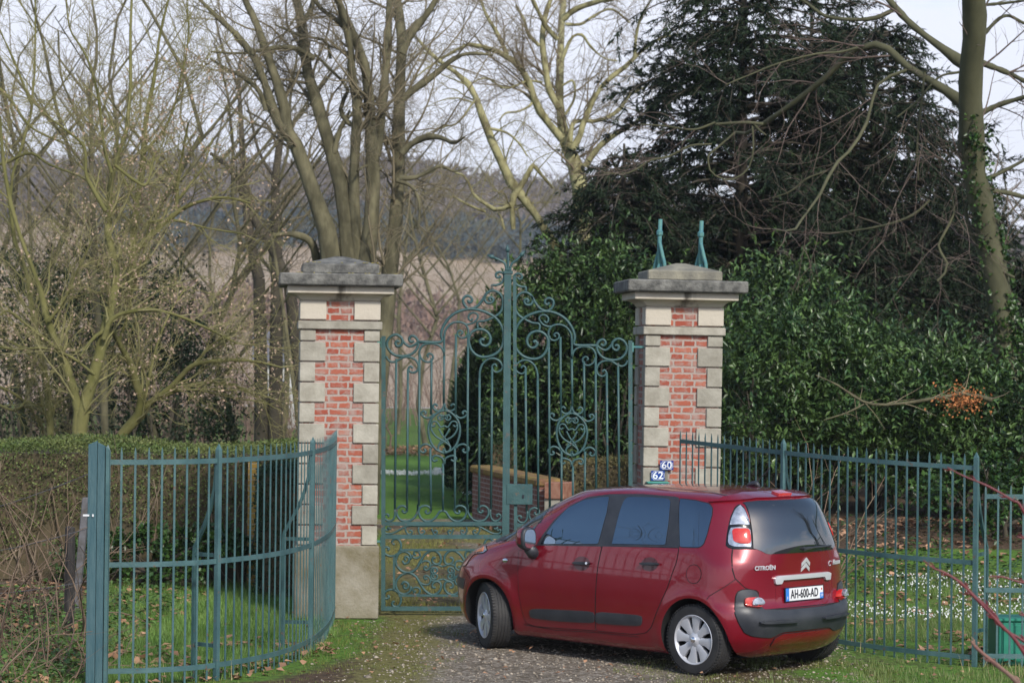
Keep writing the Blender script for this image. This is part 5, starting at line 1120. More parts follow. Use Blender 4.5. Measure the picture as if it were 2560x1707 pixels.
S3 = [zz1((870, 1900, 26), (870, 1568, 24), (890, 1350, 22), (930, 1100, 18), (950, 800, 14), (1010, 500, 11), (1040, 250, 8), (1100, 0, 6)), zz1((880, 1650, 24), (960, 1560, 20), (1080, 1450, 18), (1200, 1360, 14), (1330, 1310, 11), (1480, 1290, 7), (1640, 1330, 4)), zz1((1150, 1390, 12), (1160, 1200, 10), (1190, 1020, 8), (1230, 800, 6)), zz1((1170, 1300, 9), (1260, 1180, 7), (1330, 1080, 5), (1390, 900, 4)), zz1((960, 1450, 9), (1150, 1440, 8), (1350, 1490, 6), (1600, 1530, 4)), zz1((940, 1000, 10), (1100, 800, 8), (1180, 520, 6), (1230, 250, 5), (1220, 0, 4)), zz1((890, 1330, 10), (800, 1150, 8), (760, 900, 7), (690, 700, 5))]
S4 = [z8((345, 1160, 26), (340, 1060, 24), (330, 800, 21), (290, 570, 18), (240, 320, 16), (200, 100, 14), (170, -100, 12))+zz1((100, 1600, 12), (60, 1250, 10), (130, 1000, 9), (210, 700, 8), (230, 300, 6), (230, -40, 5)), z8((300, 620, 10), (180, 480, 8), (40, 400, 6)), zz1((210, 700, 8), (100, 420, 7), (0, 200, 5)), zz1((-100, 1100, 13), (40, 1060, 10), (200, 1000, 9), (330, 1080, 8), (540, 1160, 6), (620, 1250, 5)), z8((-60, 700, 10), (80, 760, 9), (180, 840, 8), (290, 1000, 7)), z8((-60, 820, 9), (100, 880, 8), (190, 820, 7), (300, 900, 4)), zz1((-80, 520, 11), (60, 640, 9), (200, 830, 7), (420, 940, 5))]
S5 = [z8((712, 1200, 30), (710, 1070, 28), (700, 800, 25), (690, 500, 23), (660, 250, 21), (630, 0, 19))+zz1((615, 1500, 18), (595, 1200, 15), (600, 900, 13), (590, 600, 11), (640, 300, 8), (600, 0, 6)), zz1((600, 1000, 9), (480, 700, 7), (400, 500, 6), (380, 200, 5)), zz1((598, 900, 9), (700, 640, 7), (760, 400, 5))]
MO = lambda d=1: [dict(per_m=3.6*d, L=(.5, 1.7), ang=(.35, 1.0), npts=6, up=.10, wig=.28, rf=.35, rmin=.008, rmax=.02, u0=.1), dict(per_m=5.4*d, L=(.35, 1.0), ang=(.35, 1.1), npts=5, up=.04, wig=.34, rf=.5, rmin=.0048, u0=.05), dict(per_m=6.5*d, L=(.15, .45), ang=(.4, 1.2), npts=4, up=0, wig=.35, rf=.6, rmin=.0032, rmax=.005, u0=.05)]
sg = 'mossy trees behind the hedge'
tree('mossy_tree', 'mossy forked tree hung with dry seeds, its fork just above the hedge', S, 33.5, 21, M_b_moss, M_tw_moss, MO(1.3), seeds=(M_seedc, .36, .048, 1, (2.2, 6.2)), group=sg, wob=.4, n=18)
tree('mossy_tree', 'low leaning mossy tree with an elbow bend and long seed-hung boughs', S2, 34.5, 22, M_b_moss, M_tw_moss, MO(1.3), seeds=(M_seedc, .44, .05, 1, (1.8, 6.0)), group=sg, wob=.4, n=14)
tree('mossy_tree', 'upright green mossy tree with pale seeds, nearest the many-stemmed tree', S3, 36, 23, M_b_moss, M_tw_moss, MO(1.3), seeds=(M_seedc, .44, .052, 1, (2.0, 7.0)), group=sg, wob=.4, n=14)
tree('mossy_tree', 'thin mossy tree at the far left edge with crossing branches', S4, 35.5, 24, M_b_moss, M_tw_moss, MO(1.3), seeds=(M_seedc, .2, .045, 1, (1.8, 5.0)), group=sg, wob=.4, n=18)
tree('grey_trunked_tree', 'straight grey trunk standing between the mossy forks', S5, 38, 25, M_b_grey, M_tw_br, MO(.9), wob=.3, n=18, group=sg)
# more distant bare trees filling the sky on the left and behind
rgb = np.random.default_rng(77)
far_spec = [(15, 47, ''), (140, 49, ''), (275, 52, ''), (395, 46, ''), (575, 48, ''), (690, 58, ''), (70, 60, 'first'), (210, 64, ''), (330, 66, ''), (455, 58, ''), (520, 70, ''), (1120, 84, ''), (1275, 90, ''), (1660, 92, ''), (2330, 66, ''), (2520, 70, ''), (905, 76, ''), (992, 84, ''), (1062, 72, '')]
far_lab = ['bare tree at the very left edge, half cut by the frame', 'bare tree rising behind the mossy fork', 'bare tree with its trunk just right of the straight grey trunk', 'bare tree in the gap between the fork and the green upright trunk', 'bare tree standing behind the slim dark tree', 'bare tree glimpsed behind the stems of the great tree', 'thin bare tree far left, behind the crossing mossy branches', 'distant bare tree left of the grey straight trunk', 'distant bare tree seen through the seed-hung fork', 'distant bare tree just right of the green upright trunk', 'distant bare tree by the edge of the many-stemmed crown', 'distant twiggy tree between the many-stemmed and leaning trees', 'distant twiggy tree behind the leaning trunk', 'distant bare tree behind the conifer top', 'distant bare tree left of the beech trunk', 'distant bare tree right of the beech trunk', 'distant bare tree seen between the left pillar and the first gate bars', 'distant bare tree seen above the heart rosette of the left gate leaf', 'distant bare tree seen beside the columnar yews through the gate']
for (px, D, _), lab in zip(far_spec, far_lab):
    b = U(px, 887+2.73*FPX/D, D); H_ = rgb.uniform(8.5, 12); x = b.x
    ps = []
    def pxy(X, Z): 
        return ((X/D)*FPX+1280, 887-(Z-CAMH)/D*FPX+.0113*((X/D)*FPX))
    s_ = [(x+rgb.normal()*.12*k, H_*k/6) for k in range(7)]
    ps.append([(*pxy(a, z), (20-2.6*k)*50/D) for k, (a, z) in enumerate(s_)])
    for k in range(11):
        z0 = rgb.uniform(.18, .75)*H_; sd = rgb.choice((-1, 1)); l = rgb.uniform(1.2, 2.8); a0 = np.interp(z0, [z for _, z in s_], [a for a, _ in s_])
        ps.append([(*pxy(a0+sd*l*q, z0+l*(1.1*q+.25*q*q)), (9-7*q)*50/D) for q in (0, .25, .5, .75, 1)])
    tree('bare_tree', lab, ps, D, int(px), M_b_grey, M_tw_br, W1(.65), wob=1.2, n=10, group='distant bare trees')

# ------------------------------------------------------------------ conifers
def conifer(label, x, y, H_, rad, seed, nb=210, lean=0.0, dens=1.3, droop=.35, z0=.25, name='conifer'):
    rg = np.random.default_rng(seed); root = empty(name, (x, y, 0), label=label, cat='conifer', group='dark conifers')
    P = np.array([[[lean*q*q, 0, H_*q] for q in np.linspace(0, 1, 8)]]); R = np.linspace(.20, .02, 8)[None]
    V, Q = tubes(P, R, 8); link('trunk', mesh_np('trunk', V, Q, mats=[M_b_dark], smooth=True), root)
    nb = int(nb*1.75); q = z0+(1-z0)*rg.random(nb)**1.25*.98; q = np.where(rg.random(nb) < .25, rg.uniform(.02, z0+.1, nb), q); az = rg.uniform(0, 2*np.pi, nb); l = rad*(1-q)**.5*rg.uniform(.45, 1.15, nb)+.25; n = 7; s = np.linspace(0, 1, n)
    B = np.zeros((nb, n, 3)); B[:, :, 0] = lean*q[:, None]**2+np.cos(az)[:, None]*l[:, None]*s; B[:, :, 1] = np.sin(az)[:, None]*l[:, None]*s; B[:, :, 2] = H_*q[:, None]+l[:, None]*(.30*s-droop*s*s*1.5)+rg.normal(size=(nb, 1))*.1*s
    BR = np.linspace(.03, .005, n)[None]*np.ones((nb, 1))
    sec = sprout(rg, B, BR, 5.5*dens, (.3, .9), (.4, 1.1), npts=4, up=-.05, wig=.2, rf=.6, rmin=.004, u0=.2, flat=(1, 1, .35))
    V, Q = join([tubes(B, BR, 4), tubes(*sec, 3)]); cr_ = link('limbs', mesh_np('limbs', V, Q, mats=[M_b_dark], smooth=True), root)
    SP = sec[0]; k = len(SP); per = 34; i = np.repeat(np.arange(k), per); u = rg.uniform(.1, 1.05, k*per)*(SP.shape[1]-1); j = np.clip(u.astype(int), 0, SP.shape[1]-2); f = (u-j)[:, None]
    p = SP[i, j]*(1-f)+SP[i, j+1]*f; t = norm_(SP[i, j+1]-SP[i, j]); d = norm_(t+rg.normal(size=t.shape)*.55+np.array([0, 0, -.15]))
    V, T = leaf_cards(rg, p, rg.uniform(.07, .17, len(p)), rg.uniform(.018, .036, len(p)), d, .1, flat=.4); link('crown', mesh_np('crown', V, T=T, mats=[M_yew]), root)
    return root
def cx(px, D): return (px-1280)/FPX*D
conifer('tallest dark conifer, topping the frame behind the beech boughs', cx(1850, 46), 46, 11.8, 4.2, 31, nb=260, z0=.18)
conifer('broad dark conifer just left of the beech trunk', cx(2190, 47), 47.5, 9.2, 4.2, 32, nb=230, z0=.15)
conifer('lower dark conifer with drooping sprays, beside the plane tree', cx(1555, 44), 44, 6.5, 2.8, 33, nb=190, droop=.5, z0=.15)
conifer('dark conifer between the tallest one and the broad one', cx(2020, 50), 50, 10.2, 4.2, 36, nb=180, z0=.15)
conifer('dark conifer filling the space just behind the beech trunk', cx(2345, 53), 53, 7.2, 3.2, 37, nb=190, z0=.12)
conifer('small dark conifer right of the beech trunk', cx(2560, 50), 50, 4.9, 2.2, 34, nb=120, z0=.1)
def column_yew(label, x, y, H_, rad, seed):
    rg = np.random.default_rng(seed); root = empty('columnar_yew', (x, y, 0), label=label, cat='yew'); N_ = 9000
    z = H_*rg.random(N_)**.8; a = rg.uniform(0, 2*np.pi, N_); r = rad*np.clip(np.minimum((H_-z)/(H_*.62), 1), 0, 1)**.7*(1-.35*rg.random(N_)**3)*(1+.12*np.sin(a*5+z*2))
    p = np.stack([r*np.cos(a), r*np.sin(a), z], -1); d = np.stack([np.cos(a)*.5, np.sin(a)*.5, np.ones(N_)], -1)+rg.normal(size=(N_, 3))*.35
    V, T = leaf_cards(rg, p, rg.uniform(.12, .25, N_), rg.uniform(.03, .06, N_), d); link('crown', mesh_np('crown', V, T=T, mats=[M_yew]), root)
    P = np.array([[[0, 0, H_*.8*q] for q in np.linspace(0, 1, 5)]]); V, Q = tubes(P, np.linspace(.14, .03, 5)[None], 7); link('trunk', mesh_np('trunk', V, Q, mats=[M_b_dark]), root)
column_yew('dark columnar yew on the lawn, seen through the left gate leaf', cx(1200, 50), 50, 3.0, .62, 41)
column_yew('second dark columnar yew close behind the first', cx(1262, 51), 51, 3.6, .70, 42)

# ------------------------------------------------------------------ laurels, hedges and banks
def bush(name, label, c, rx, ry, H_, n, L, seed, m=None, cat='bush', group=None, stems=9, z0=.0, clump=70, aspect=.36, up=.35, bark=None, low=.12):
    m = m or M_laurel; rg = np.random.default_rng(seed); zb = gz(*c); root = empty(name, (c[0], c[1], zb), label=label, cat=cat, group=group)
    a = rg.uniform(0, 2*np.pi, clump); v = rg.random(clump)**.75; rr = np.sqrt(1-(np.maximum(0, v*1.08-.28)/.8)**2*.97).clip(.15, 1)*rg.uniform(.50, 1.08, clump)
    C_ = np.stack([rx*rr*np.cos(a), ry*rr*np.sin(a), H_*(low+(1-low)*v)], -1)
    # shoots: each clump is a fan of leafy shoots
    sh = 7; S_ = np.repeat(C_, sh, 0); out = norm_(S_*np.array([1/rx, 1/ry, .5/H_])+np.array([0, 0, .15])); d = norm_(out+rg.normal(size=S_.shape)*.75+np.array([0, 0, up])); base = S_+rg.normal(size=S_.shape)*np.array([rx, ry, H_*.5])*.085
    l = rg.uniform(.3, 1.0, len(S_))*min(1, H_/2.2); per = max(1, n//len(S_)); i = np.repeat(np.arange(len(S_)), per); u = rg.random(len(i))[:, None]
    p = base[i]+d[i]*l[i][:, None]*u+np.array([0, 0, -.08])*u*u; dl = norm_(d[i]*.7+rg.normal(size=p.shape)*.75+np.array([0, 0, -.1]))
    V, T = leaf_cards(rg, p, rg.uniform(.65, 1.2, len(p))*L, rg.uniform(.75, 1.2, len(p))*L*aspect, dl, .18, flat=.5)
    link('foliage', mesh_np('foliage', V, T=T, mats=[m]), root)
    st = np.zeros((stems, 6, 3)); e = C_[rg.integers(0, clump, stems)]; s0 = rg.normal(size=(stems, 3))*np.array([rx, ry, 0])*.22
    for k in range(6):
        q = k/5; st[:, k] = s0*(1-q)+e*q*np.array([1, 1, 1])+np.array([0, 0, .25*H_*q*(1-q)])
    R = np.linspace(.035, .01, 6)[None]*np.ones((stems, 1)); s2 = sprout(rg, st, R, 3, (.3, .9), (.4, 1.1), npts=4, rf=.5, rmin=.005)
    V, Q = join([tubes(st, R, 5), tubes(*s2, 3)]); link('stems', mesh_np('stems', V, Q, mats=[bark or M_b_dark], smooth=True), root)
    return root
LG = 'glossy laurels'
bush('laurel', 'tall glossy laurel behind the garden wall, filling the right gate leaf', (cx(1452, 43), 43), 1.3, 1.1, 4.15, 12750, .12, 51, group=LG, clump=120)
bush('laurel', 'narrower laurel just right of the meeting stile, behind the right gate leaf', (cx(1345, 43.5), 43.5), .72, .9, 3.9, 7500, .12, 52, group=LG, clump=80)
bush('laurel', 'laurel close against the gate side of the numbered pillar', (cx(1540, 42), 42), 1.0, 1.0, 4.35, 9000, .12, 53, group=LG, clump=90)
bush('laurel', 'laurel right beside the numbered pillar, over the railing end', (cx(1900, 34.5), 35), 1.1, 1.0, 2.75, 9300, .12, 54, group=LG, clump=95)
bush('laurel', 'highest laurel of the bank, between pillar and beech', (cx(2000, 36), 37), 1.5, 1.2, 3.25, 12750, .12, 55, group=LG, clump=130)
bush('laurel', 'wide laurel over the middle of the right railing', (cx(2170, 35), 35.3), 1.4, 1.1, 2.25, 11400, .12, 56, group=LG, clump=115)
bush('laurel', 'laurel under the beech trunk, above the tall railing post', (cx(2370, 34.5), 34.6), 1.2, 1.0, 1.95, 9300, .12, 57, group=LG, clump=95)
bush('laurel', 'laurel cut by the right frame edge, above the lower railing', (cx(2560, 34), 34), 1.2, 1.0, 1.8, 9000, .12, 58, group=LG, clump=90)
bush('laurel', 'dark laurel filling the gap behind the wide one', (cx(2280, 39), 39), 1.6, 1.0, 2.4, 9000, .12, 59, group=LG, clump=110)
def hedge(name, label, x0, x1, y0, y1, H_, n, L, seed, m, core, cat='hedge', stems=0, stem_m=None, group=None):
    rg = np.random.default_rng(seed); root = empty(name, ((x0+x1)/2, (y0+y1)/2, 0), label=label, cat=cat, group=group); wx, wy = (x1-x0)/2, (y1-y0)/2
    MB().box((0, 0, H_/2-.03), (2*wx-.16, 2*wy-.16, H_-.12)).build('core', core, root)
    A = np.array([2*wx*H_, 2*wx*2*wy, 2*wy*H_, 2*wy*H_]); f = rg.choice(4, n, p=A/A.sum()); u, v = rg.uniform(-1, 1, n), rg.uniform(-1, 1, n)
    dep = rg.random(n)**2*.13; p = np.zeros((n, 3)); bx, by = wx-dep, wy-dep
    p[:, 0] = np.where(f == 2, -bx, np.where(f == 3, bx, u*bx)); p[:, 1] = np.where(f == 0, -by, np.where(f >= 2, u*by, v*by)); p[:, 2] = np.where(f == 1, H_-dep, (v*.5+.5)*(H_-.02))
    p[:, 2] += .05*np.sin(p[:, 0]*2.1)*np.clip(p[:, 2]/H_, 0, 1); p += rg.normal(size=p.shape)*.012
    dn = np.where(p[:, 2] < H_*.45, fbm(p[:, 0]*1.2+9, p[:, 2]*2) < .42 if stems else True, True); p = p[dn]
    V, T = leaf_cards(rg, p, rg.uniform(.7, 1.3, len(p))*L, rg.uniform(.4, .7, len(p))*L); link('foliage', mesh_np('foliage', V, T=T, mats=[m]), root)
    if stems:
        s0 = np.stack([rg.uniform(-wx, wx, stems), -wy+rg.normal(size=stems)*.08-.03, np.zeros(stems)], -1); st = np.zeros((stems, 6, 3)); h = rg.uniform(.4, .95, stems)*H_; dx = rg.normal(size=stems)*.25
        for k in range(6): q = k/5; st[:, k] = s0+np.stack([dx*q+rg.normal(size=stems)*.02, rg.normal(size=stems)*.02, h*q], -1)
        R = (rg.uniform(.006, .02, stems)[:, None])*np.linspace(1, .4, 6)[None]; s2 = sprout(rg, st, R, 3.5, (.15, .5), (.3, 1.0), npts=4, rf=.5, rmin=.003, flat=(1, .4, 1))
        V, Q = join([tubes(st, R, 5), tubes(*s2, 3)]); link('stems', mesh_np('stems', V, Q, mats=[stem_m], smooth=True), root)
    return root
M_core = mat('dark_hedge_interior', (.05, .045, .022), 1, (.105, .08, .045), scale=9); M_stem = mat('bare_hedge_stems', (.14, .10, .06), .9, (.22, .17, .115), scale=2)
M_hbr = mat('brown_clipped_hedge_leaves', (.13, .095, .04), .8, (.085, .095, .028), scale=2.4, island=.4)
hedge('clipped_hedge', 'long clipped hedge with bare brown stems, behind the boarded post', -9.5, -2.55, 29.1, 31.8, 1.60, 62000, .038, 61, M_hedge, M_core, stems=55, stem_m=M_stem)
hedge('clipped_hedge', 'dark clipped hedge block beside the left pillar', cx(655, 28), cx(775, 28), 27.4, 29.6, 1.47, 15000, .04, 62, M_dkhedge, M_core)
hedge('clipped_hedge', 'brown topped clipped hedge block behind the car roof, right of the garden wall', cx(1418, 37), cx(1580, 37), 36.6, 38, 1.17, 9000, .045, 63, M_hbr, M_core)
hedge('clipped_hedge', 'small dark hedge corner beyond the garden wall', cx(1222, 43), cx(1300, 43), 42, 43.2, 1.30, 5000, .05, 64, M_dkhedge, M_core)
# evergreen mass behind the seed-hung trees
EV = 'dark evergreens behind the hedge'
for k, (px, D, rx, H_, lab) in enumerate(((50, 44, 1.5, 3.9, 'dark evergreen bush at the far left, behind the crossing branches'), (190, 46, 1.5, 4.3, 'dark evergreen bush behind the mossy fork'), (345, 45, 1.5, 4.2, 'dark evergreen bush behind the straight grey trunk'), (440, 47, 1.0, 2.6, 'lower dark evergreen bush behind the elbow-bent boughs'))):
    bush('evergreen_bush', lab, (cx(px, D), D), rx, 1.0, H_, 6500, .10, 70+k, m=M_yew if k < 9 else M_dkhedge, group=EV, clump=90, aspect=.4)
# ivy bank under the beech
def scatter_patch(name, label, cat, x0, x1, y0, y1, n, L, m, seed, zf=lambda r, k: r.random(k)*.1, mask=None, aspect=.6, kind='stuff', d=None, flat=1.0):
    rg = np.random.default_rng(seed); x, y = rg.uniform(x0, x1, n), rg.uniform(y0, y1, n)
    if mask is not None: k = mask(x, y, rg); x, y = x[k], y[k]
    p = np.stack([x, y, ground_z(x, y)+zf(rg, len(x))], -1); dd = rg.normal(size=p.shape)*np.array([1, 1, .25]) if d is None else d(rg, len(x))
    V, T = leaf_cards(rg, p, rg.uniform(.6, 1.25, len(p))*L, rg.uniform(.8, 1.2, len(p))*L*aspect, dd, .15, flat=flat)
    return link(name, mesh_np(name, V, T=T, mats=[m]), None, kind=kind)
bush('ivy_mound', 'ivy mound on the bank behind the lower railing', (cx(2500, 31.5), 31.6), 1.0, .6, .95, 4200, .075, 81, m=M_ivy, cat='ivy', clump=70, aspect=.75, stems=5)
bush('ivy_mound', 'low ivy patch at the foot of the clipped hedge', (cx(440, 28.4), 28.5), 1.3, .45, .62, 4200, .07, 82, m=M_ivy, cat='ivy', clump=70, aspect=.75, stems=5)
# ivy on the beech trunk, a part of the tree it climbs
rg = np.random.default_rng(83); tp, tr = _lvb[0][0][0], _lvb[0][1][0]; k = 2600; u = rg.random(k)**1.3*.62*(len(tp)-1); i = u.astype(int); f = (u-i)[:, None]; c = tp[i]*(1-f)+tp[i+1]*f; r_ = tr[i]; a = rg.normal(-1.2, .8, k)
keep = fbm(a*2+5, c[:, 2]*1.3) > .36+.12*np.clip(c[:, 2]/8, 0, 1); p = c+np.stack([np.cos(a)*(r_+.03), np.sin(a)*(r_+.03), 0*a], -1)+rg.normal(size=(k, 3))*.03; p = p[keep]
V, T = leaf_cards(rg, p, rg.uniform(.05, .10, len(p)), rg.uniform(.045, .08, len(p))); link('ivy', mesh_np('ivy', V-np.array(bch.location), T=T, mats=[M_ivy]), bch, kind='stuff')
# the twig of orange dead leaves
rg = np.random.default_rng(84); ob = [(2235, 985), (2320, 990), (2370, 1000), (2430, 1005)]
tr_, lv_ = tree('dead_leaf_branch', 'bare grey branch ending in a tuft of orange dead leaves under the beech', [[(2040, 938, 3), (2090, 960, 5), (2150, 1000, 6), (2200, 1012, 7), (2280, 1005, 8), (2340, 995, 9), (2420, 985, 10), (2480, 1000, 12)], [(2060, 1050, 3), (2120, 1030, 4), (2160, 1010, 5)]], 32.5, 84, M_b_grey, M_tw_plane, [dict(per_m=3, L=(.2, .6), ang=(.3, 1), npts=4, rf=.4, rmin=.003, up=-.05)], cat='branch', wob=0)
pts = np.array([tuple(U(2405+rg.normal()*28, 1000+rg.normal()*16, 32.5+rg.normal()*.12)) for _ in range(420)]); V, T = leaf_cards(rg, pts, rg.uniform(.03, .06, 420), rg.uniform(.02, .035, 420)); link('dead_leaves', mesh_np('dead_leaves', V-np.array(tr_.location), T=T, mats=[M_orange]), tr_, kind='stuff')

# ------------------------------------------------------------------ far woods and thickets (masses)
def far_wood(name, x0, x1, y0, y1, n, hh, ww, m, seed, per=34):
    rg = np.random.default_rng(seed); x, y = rg.uniform(x0, x1, n), rg.uniform(y0, y1, n); x = x*(y/y1); z = hill_z(x, y); i = np.repeat(np.arange(n), per); h = rg.uniform(.6, 1.15, n)*hh
    a = rg.uniform(0, 2*np.pi, len(i)); v = rg.random(len(i)); r = ww*np.sqrt(np.maximum(.02, 1-(2*v-1)**2))*rg.random(len(i))**.4
    p = np.stack([x[i]+r*np.cos(a), y[i]+r*np.sin(a), z[i]+h[i]*(.12+.85*v)], -1); V, T = leaf_cards(rg, p, rg.uniform(.5, 1.2, len(i))*ww*.55, rg.uniform(.3, .8, len(i))*ww*.35, rg.normal(size=p.shape)+np.array([0, 0, 1.2])); return link(name, mesh_np(name, V, T=T, mats=[m]), None, kind='stuff')
far_wood('bare_wood', -190, 190, 530, 745, 4400, 8, 3.2, mat('bare_wood_haze_brown', (.135, .113, .108), 1, (.19, .163, .153), scale=.02, island=.25), 91)
far_wood('conifer_wood', -90, 60, 478, 540, 900, 6.5, 2.6, mat('distant_conifer_green', (.05, .07, .074), 1, (.08, .10, .105), scale=.03, island=.25), 92)
far_wood('scrub', -60, 60, 300, 372, 420, 4, 2.4, mat('distant_scrub_brown', (.17, .11, .085), 1, (.24, .165, .13), scale=.05, island=.3), 93)
def thicket(name, x0, x1, y0, y1, n, h, m, seed):
    rg = np.random.default_rng(seed); s0 = np.stack([rg.uniform(x0, x1, n), rg.uniform(y0, y1, n), np.zeros(n)], -1); st = np.zeros((n, 5, 3)); l = rg.uniform(h[0], h[1], n); dd = rg.normal(size=(n, 3))*.22; dd[:, 2] = 1
    for k in range(5): st[:, k] = s0+norm_(dd)*l[:, None]*k/4+rg.normal(size=(n, 3))*.05*k
    R = rg.uniform(.012, .03, n)[:, None]*np.linspace(1, .3, 5)[None]; a = sprout(rg, st, R, 2.6, (.4, 1.2), (.3, .9), npts=5, up=.15, rf=.5, rmin=.006); b = sprout(rg, *a, 3, (.2, .6), (.3, 1), npts=4, rf=.6, rmin=.005)
    V, Q = join([tubes(st, R, 4), tubes(*a, 3), tubes(*b, 3)]); return link(name, mesh_np(name, V, Q, mats=[m], smooth=True), None, kind='stuff')
M_thk = mat('thicket_twigs', (.19, .125, .10), .95, (.26, .18, .14), scale=.4)
thicket('thicket', -19, 6, 92, 118, 520, (1.6, 4.0), M_thk, 94)
thicket('thicket', -14, -3.4, 54, 72, 300, (.9, 2.4), M_thk, 95)
scatter_patch('leaf_litter', None, None, -9, 1.5, 66, 72, 6000, .10, M_brownl, 96)

# ------------------------------------------------------------------ grass, leaves, snowdrops, weeds
def blades(name, n, x0, x1, y0, y1, h, m, seed, mask, w_=.006):
    rg = np.random.default_rng(seed); x, y = rg.uniform(x0, x1, n), rg.uniform(y0, y1, n); k = mask(x, y); x, y = x[k], y[k]; n = len(x); hh = rg.uniform(*h, n)*(.6+.8*fbm(x*1.5, y*1.5)); a = rg.uniform(0, 2*np.pi, n); l = rg.uniform(.1, .7, n)*hh
    b = np.stack([x, y, ground_z(x, y)-.01], -1); s = np.stack([np.cos(a), np.sin(a), 0*a], -1)*w_/2*rg.uniform(.7, 1.4, n)[:, None]; a2 = a+1.57+rg.normal(size=n)*.5; tip = b+np.stack([np.cos(a2)*l, np.sin(a2)*l, hh], -1)
    V = np.stack([b-s, b+s, tip], 1).reshape(-1, 3); T = np.arange(3*n).reshape(-1, 3); return link(name, mesh_np(name, V, T=T, mats=[m]), None, kind='stuff')
blades('grass', 60000, -4.6, -1.4, 18.6, 29, (.05, .11), M_grass, 101, lambda x, y: (x < left_edge(y)+.15*vnoise(x*6, y*6)) & (fbm(x*2.2, y*2.2) > .36))
blades('grass', 46000, 1.2, 6.5, 20.4, 29, (.04, .09), mat('winter_grass_blades', (.105, .15, .035), .6, (.17, .19, .065), scale=1.2, island=.4), 102, lambda x, y: ((x > right_edge(y)+.1) | ((y < 22.7) & (x > 2.1))) & (fbm(x*1.8+4, y*1.8) > .36))
blades('grass', 16000, -2.6, -.4, 19.5, 25.5, (.015, .05), mat('short_mossy_grass', (.09, .12, .02), .7, (.15, .16, .03), scale=2, island=.4), 103, lambda x, y: (x > left_edge(y)) & (fbm(x*2.5+9, y*2.5)-.25*sst(-1.6, -.6, x) > .38))
blades('grass', 9000, .9, 4.2, 20.6, 22.3, (.02, .05), mat('sparse_drive_grass', (.09, .12, .02), .7, (.16, .17, .04), scale=2, island=.4), 104, lambda x, y: (fbm(x*2.5+9, y*2.5) > .5))
blades('dry_grass', 5000, -3.9, 6.5, 19, 24, (.08, .22), mat('dry_straw', (.42, .33, .18), .9, island=.3), 105, lambda x, y: ((np.abs(x-left_edge(y)) < .16) | (np.abs(x-right_edge(y)) < .2)) & (fbm(x*3, y*3) > .45), w_=.005)
blades('grass', 30000, -2.3, 1.6, 26.2, 41.2, (.02, .06), mat('mossy_drive_tufts', (.12, .13, .022), .8, (.20, .19, .05), scale=1.1, island=.4), 106, lambda x, y: fbm(x*1.4+3, y*.8) > .46, w_=.012)
FL = dict(zf=lambda r, k: .015+r.random(k)*.03, aspect=.8, flat=1.5)
scatter_patch('fallen_leaves', None, None, -4.6, -1.7, 18.8, 23.8, 900, .10, M_brownl, 111, mask=lambda x, y, r: (x < left_edge(y)+.12) & (fbm(x*1.3+3, y*1.3) > .5), **FL)
scatter_patch('fallen_leaves', None, None, -3.5, -1.5, 19.2, 23, 420, .09, M_brownl, 112, mask=lambda x, y, r: np.abs(x-left_edge(y)-.05) < .22, **FL)
scatter_patch('fallen_leaves', None, None, 2.2, 7, 22.3, 33.5, 2900, .10, M_brownl, 113, mask=lambda x, y, r: (x > right_edge(np.minimum(y, 30))+.1) & (fbm(x*1.1, y*1.1)+.035*(y-29.5) > .47), **FL)
scatter_patch('fallen_leaves', None, None, -2.2, 4, 20.9, 25.5, 320, .05, M_brownl, 114, **FL)
scatter_patch('fallen_leaves', None, None, -2.2, 1.5, 26.2, 40, 500, .07, M_brownl, 118, **FL)
scatter_patch('fallen_leaves', None, None, -7, -3.4, 18.9, 29, 1500, .10, M_brownl, 115, **FL)
scatter_patch('undergrowth', None, None, -7, -3.5, 18.7, 27.5, 14000, .065, M_weed, 116, zf=lambda r, k: r.random(k)**2*.22, mask=lambda x, y, r: fbm(x*1.4, y*1.4) > .47)
scatter_patch('undergrowth', None, None, 2.6, 7, 27, 33, 5000, .07, M_ivy, 117, zf=lambda r, k: r.random(k)**2*.16, mask=lambda x, y, r: fbm(x*1.2+8, y*1.2) > .5)
def snowdrops(name, x0, x1, y0, y1, n, seed, mask=None, s=1.0):
    rg = np.random.default_rng(seed); x, y = rg.uniform(x0, x1, n), rg.uniform(y0, y1, n)
    if mask is not None: k = mask(x, y); x, y = x[k], y[k]
    p = np.stack([x, y, ground_z(x, y)+rg.uniform(.06, .13, len(x))], -1); i = np.repeat(np.arange(len(x)), 3); d = rg.normal(size=(len(i), 3))*.5+np.array([0, 0, -1])
    V, T = leaf_cards(rg, p[i], np.full(len(i), .020*s), np.full(len(i), .012*s), d); return link(name, mesh_np(name, V, T=T, mats=[M_snow]), None, kind='stuff')
snowdrops('snowdrops', 2.4, 7, 25.4, 28.6, 2300, 121, lambda x, y: (x > right_edge(y)+.2) & (fbm(x*1.6+2, y*1.2) > .46))
snowdrops('snowdrops', -3.2, -1.4, 55.2, 55.9, 420, 122, s=2.2); snowdrops('snowdrops', -1.75, -.55, 56.6, 57.2, 600, 123, s=2.2); snowdrops('snowdrops', -1.1, -.5, 53.4, 53.9, 300, 124, s=2.2); snowdrops('snowdrops', -.9, -.45, 47.3, 47.8, 90, 125, s=1.8)
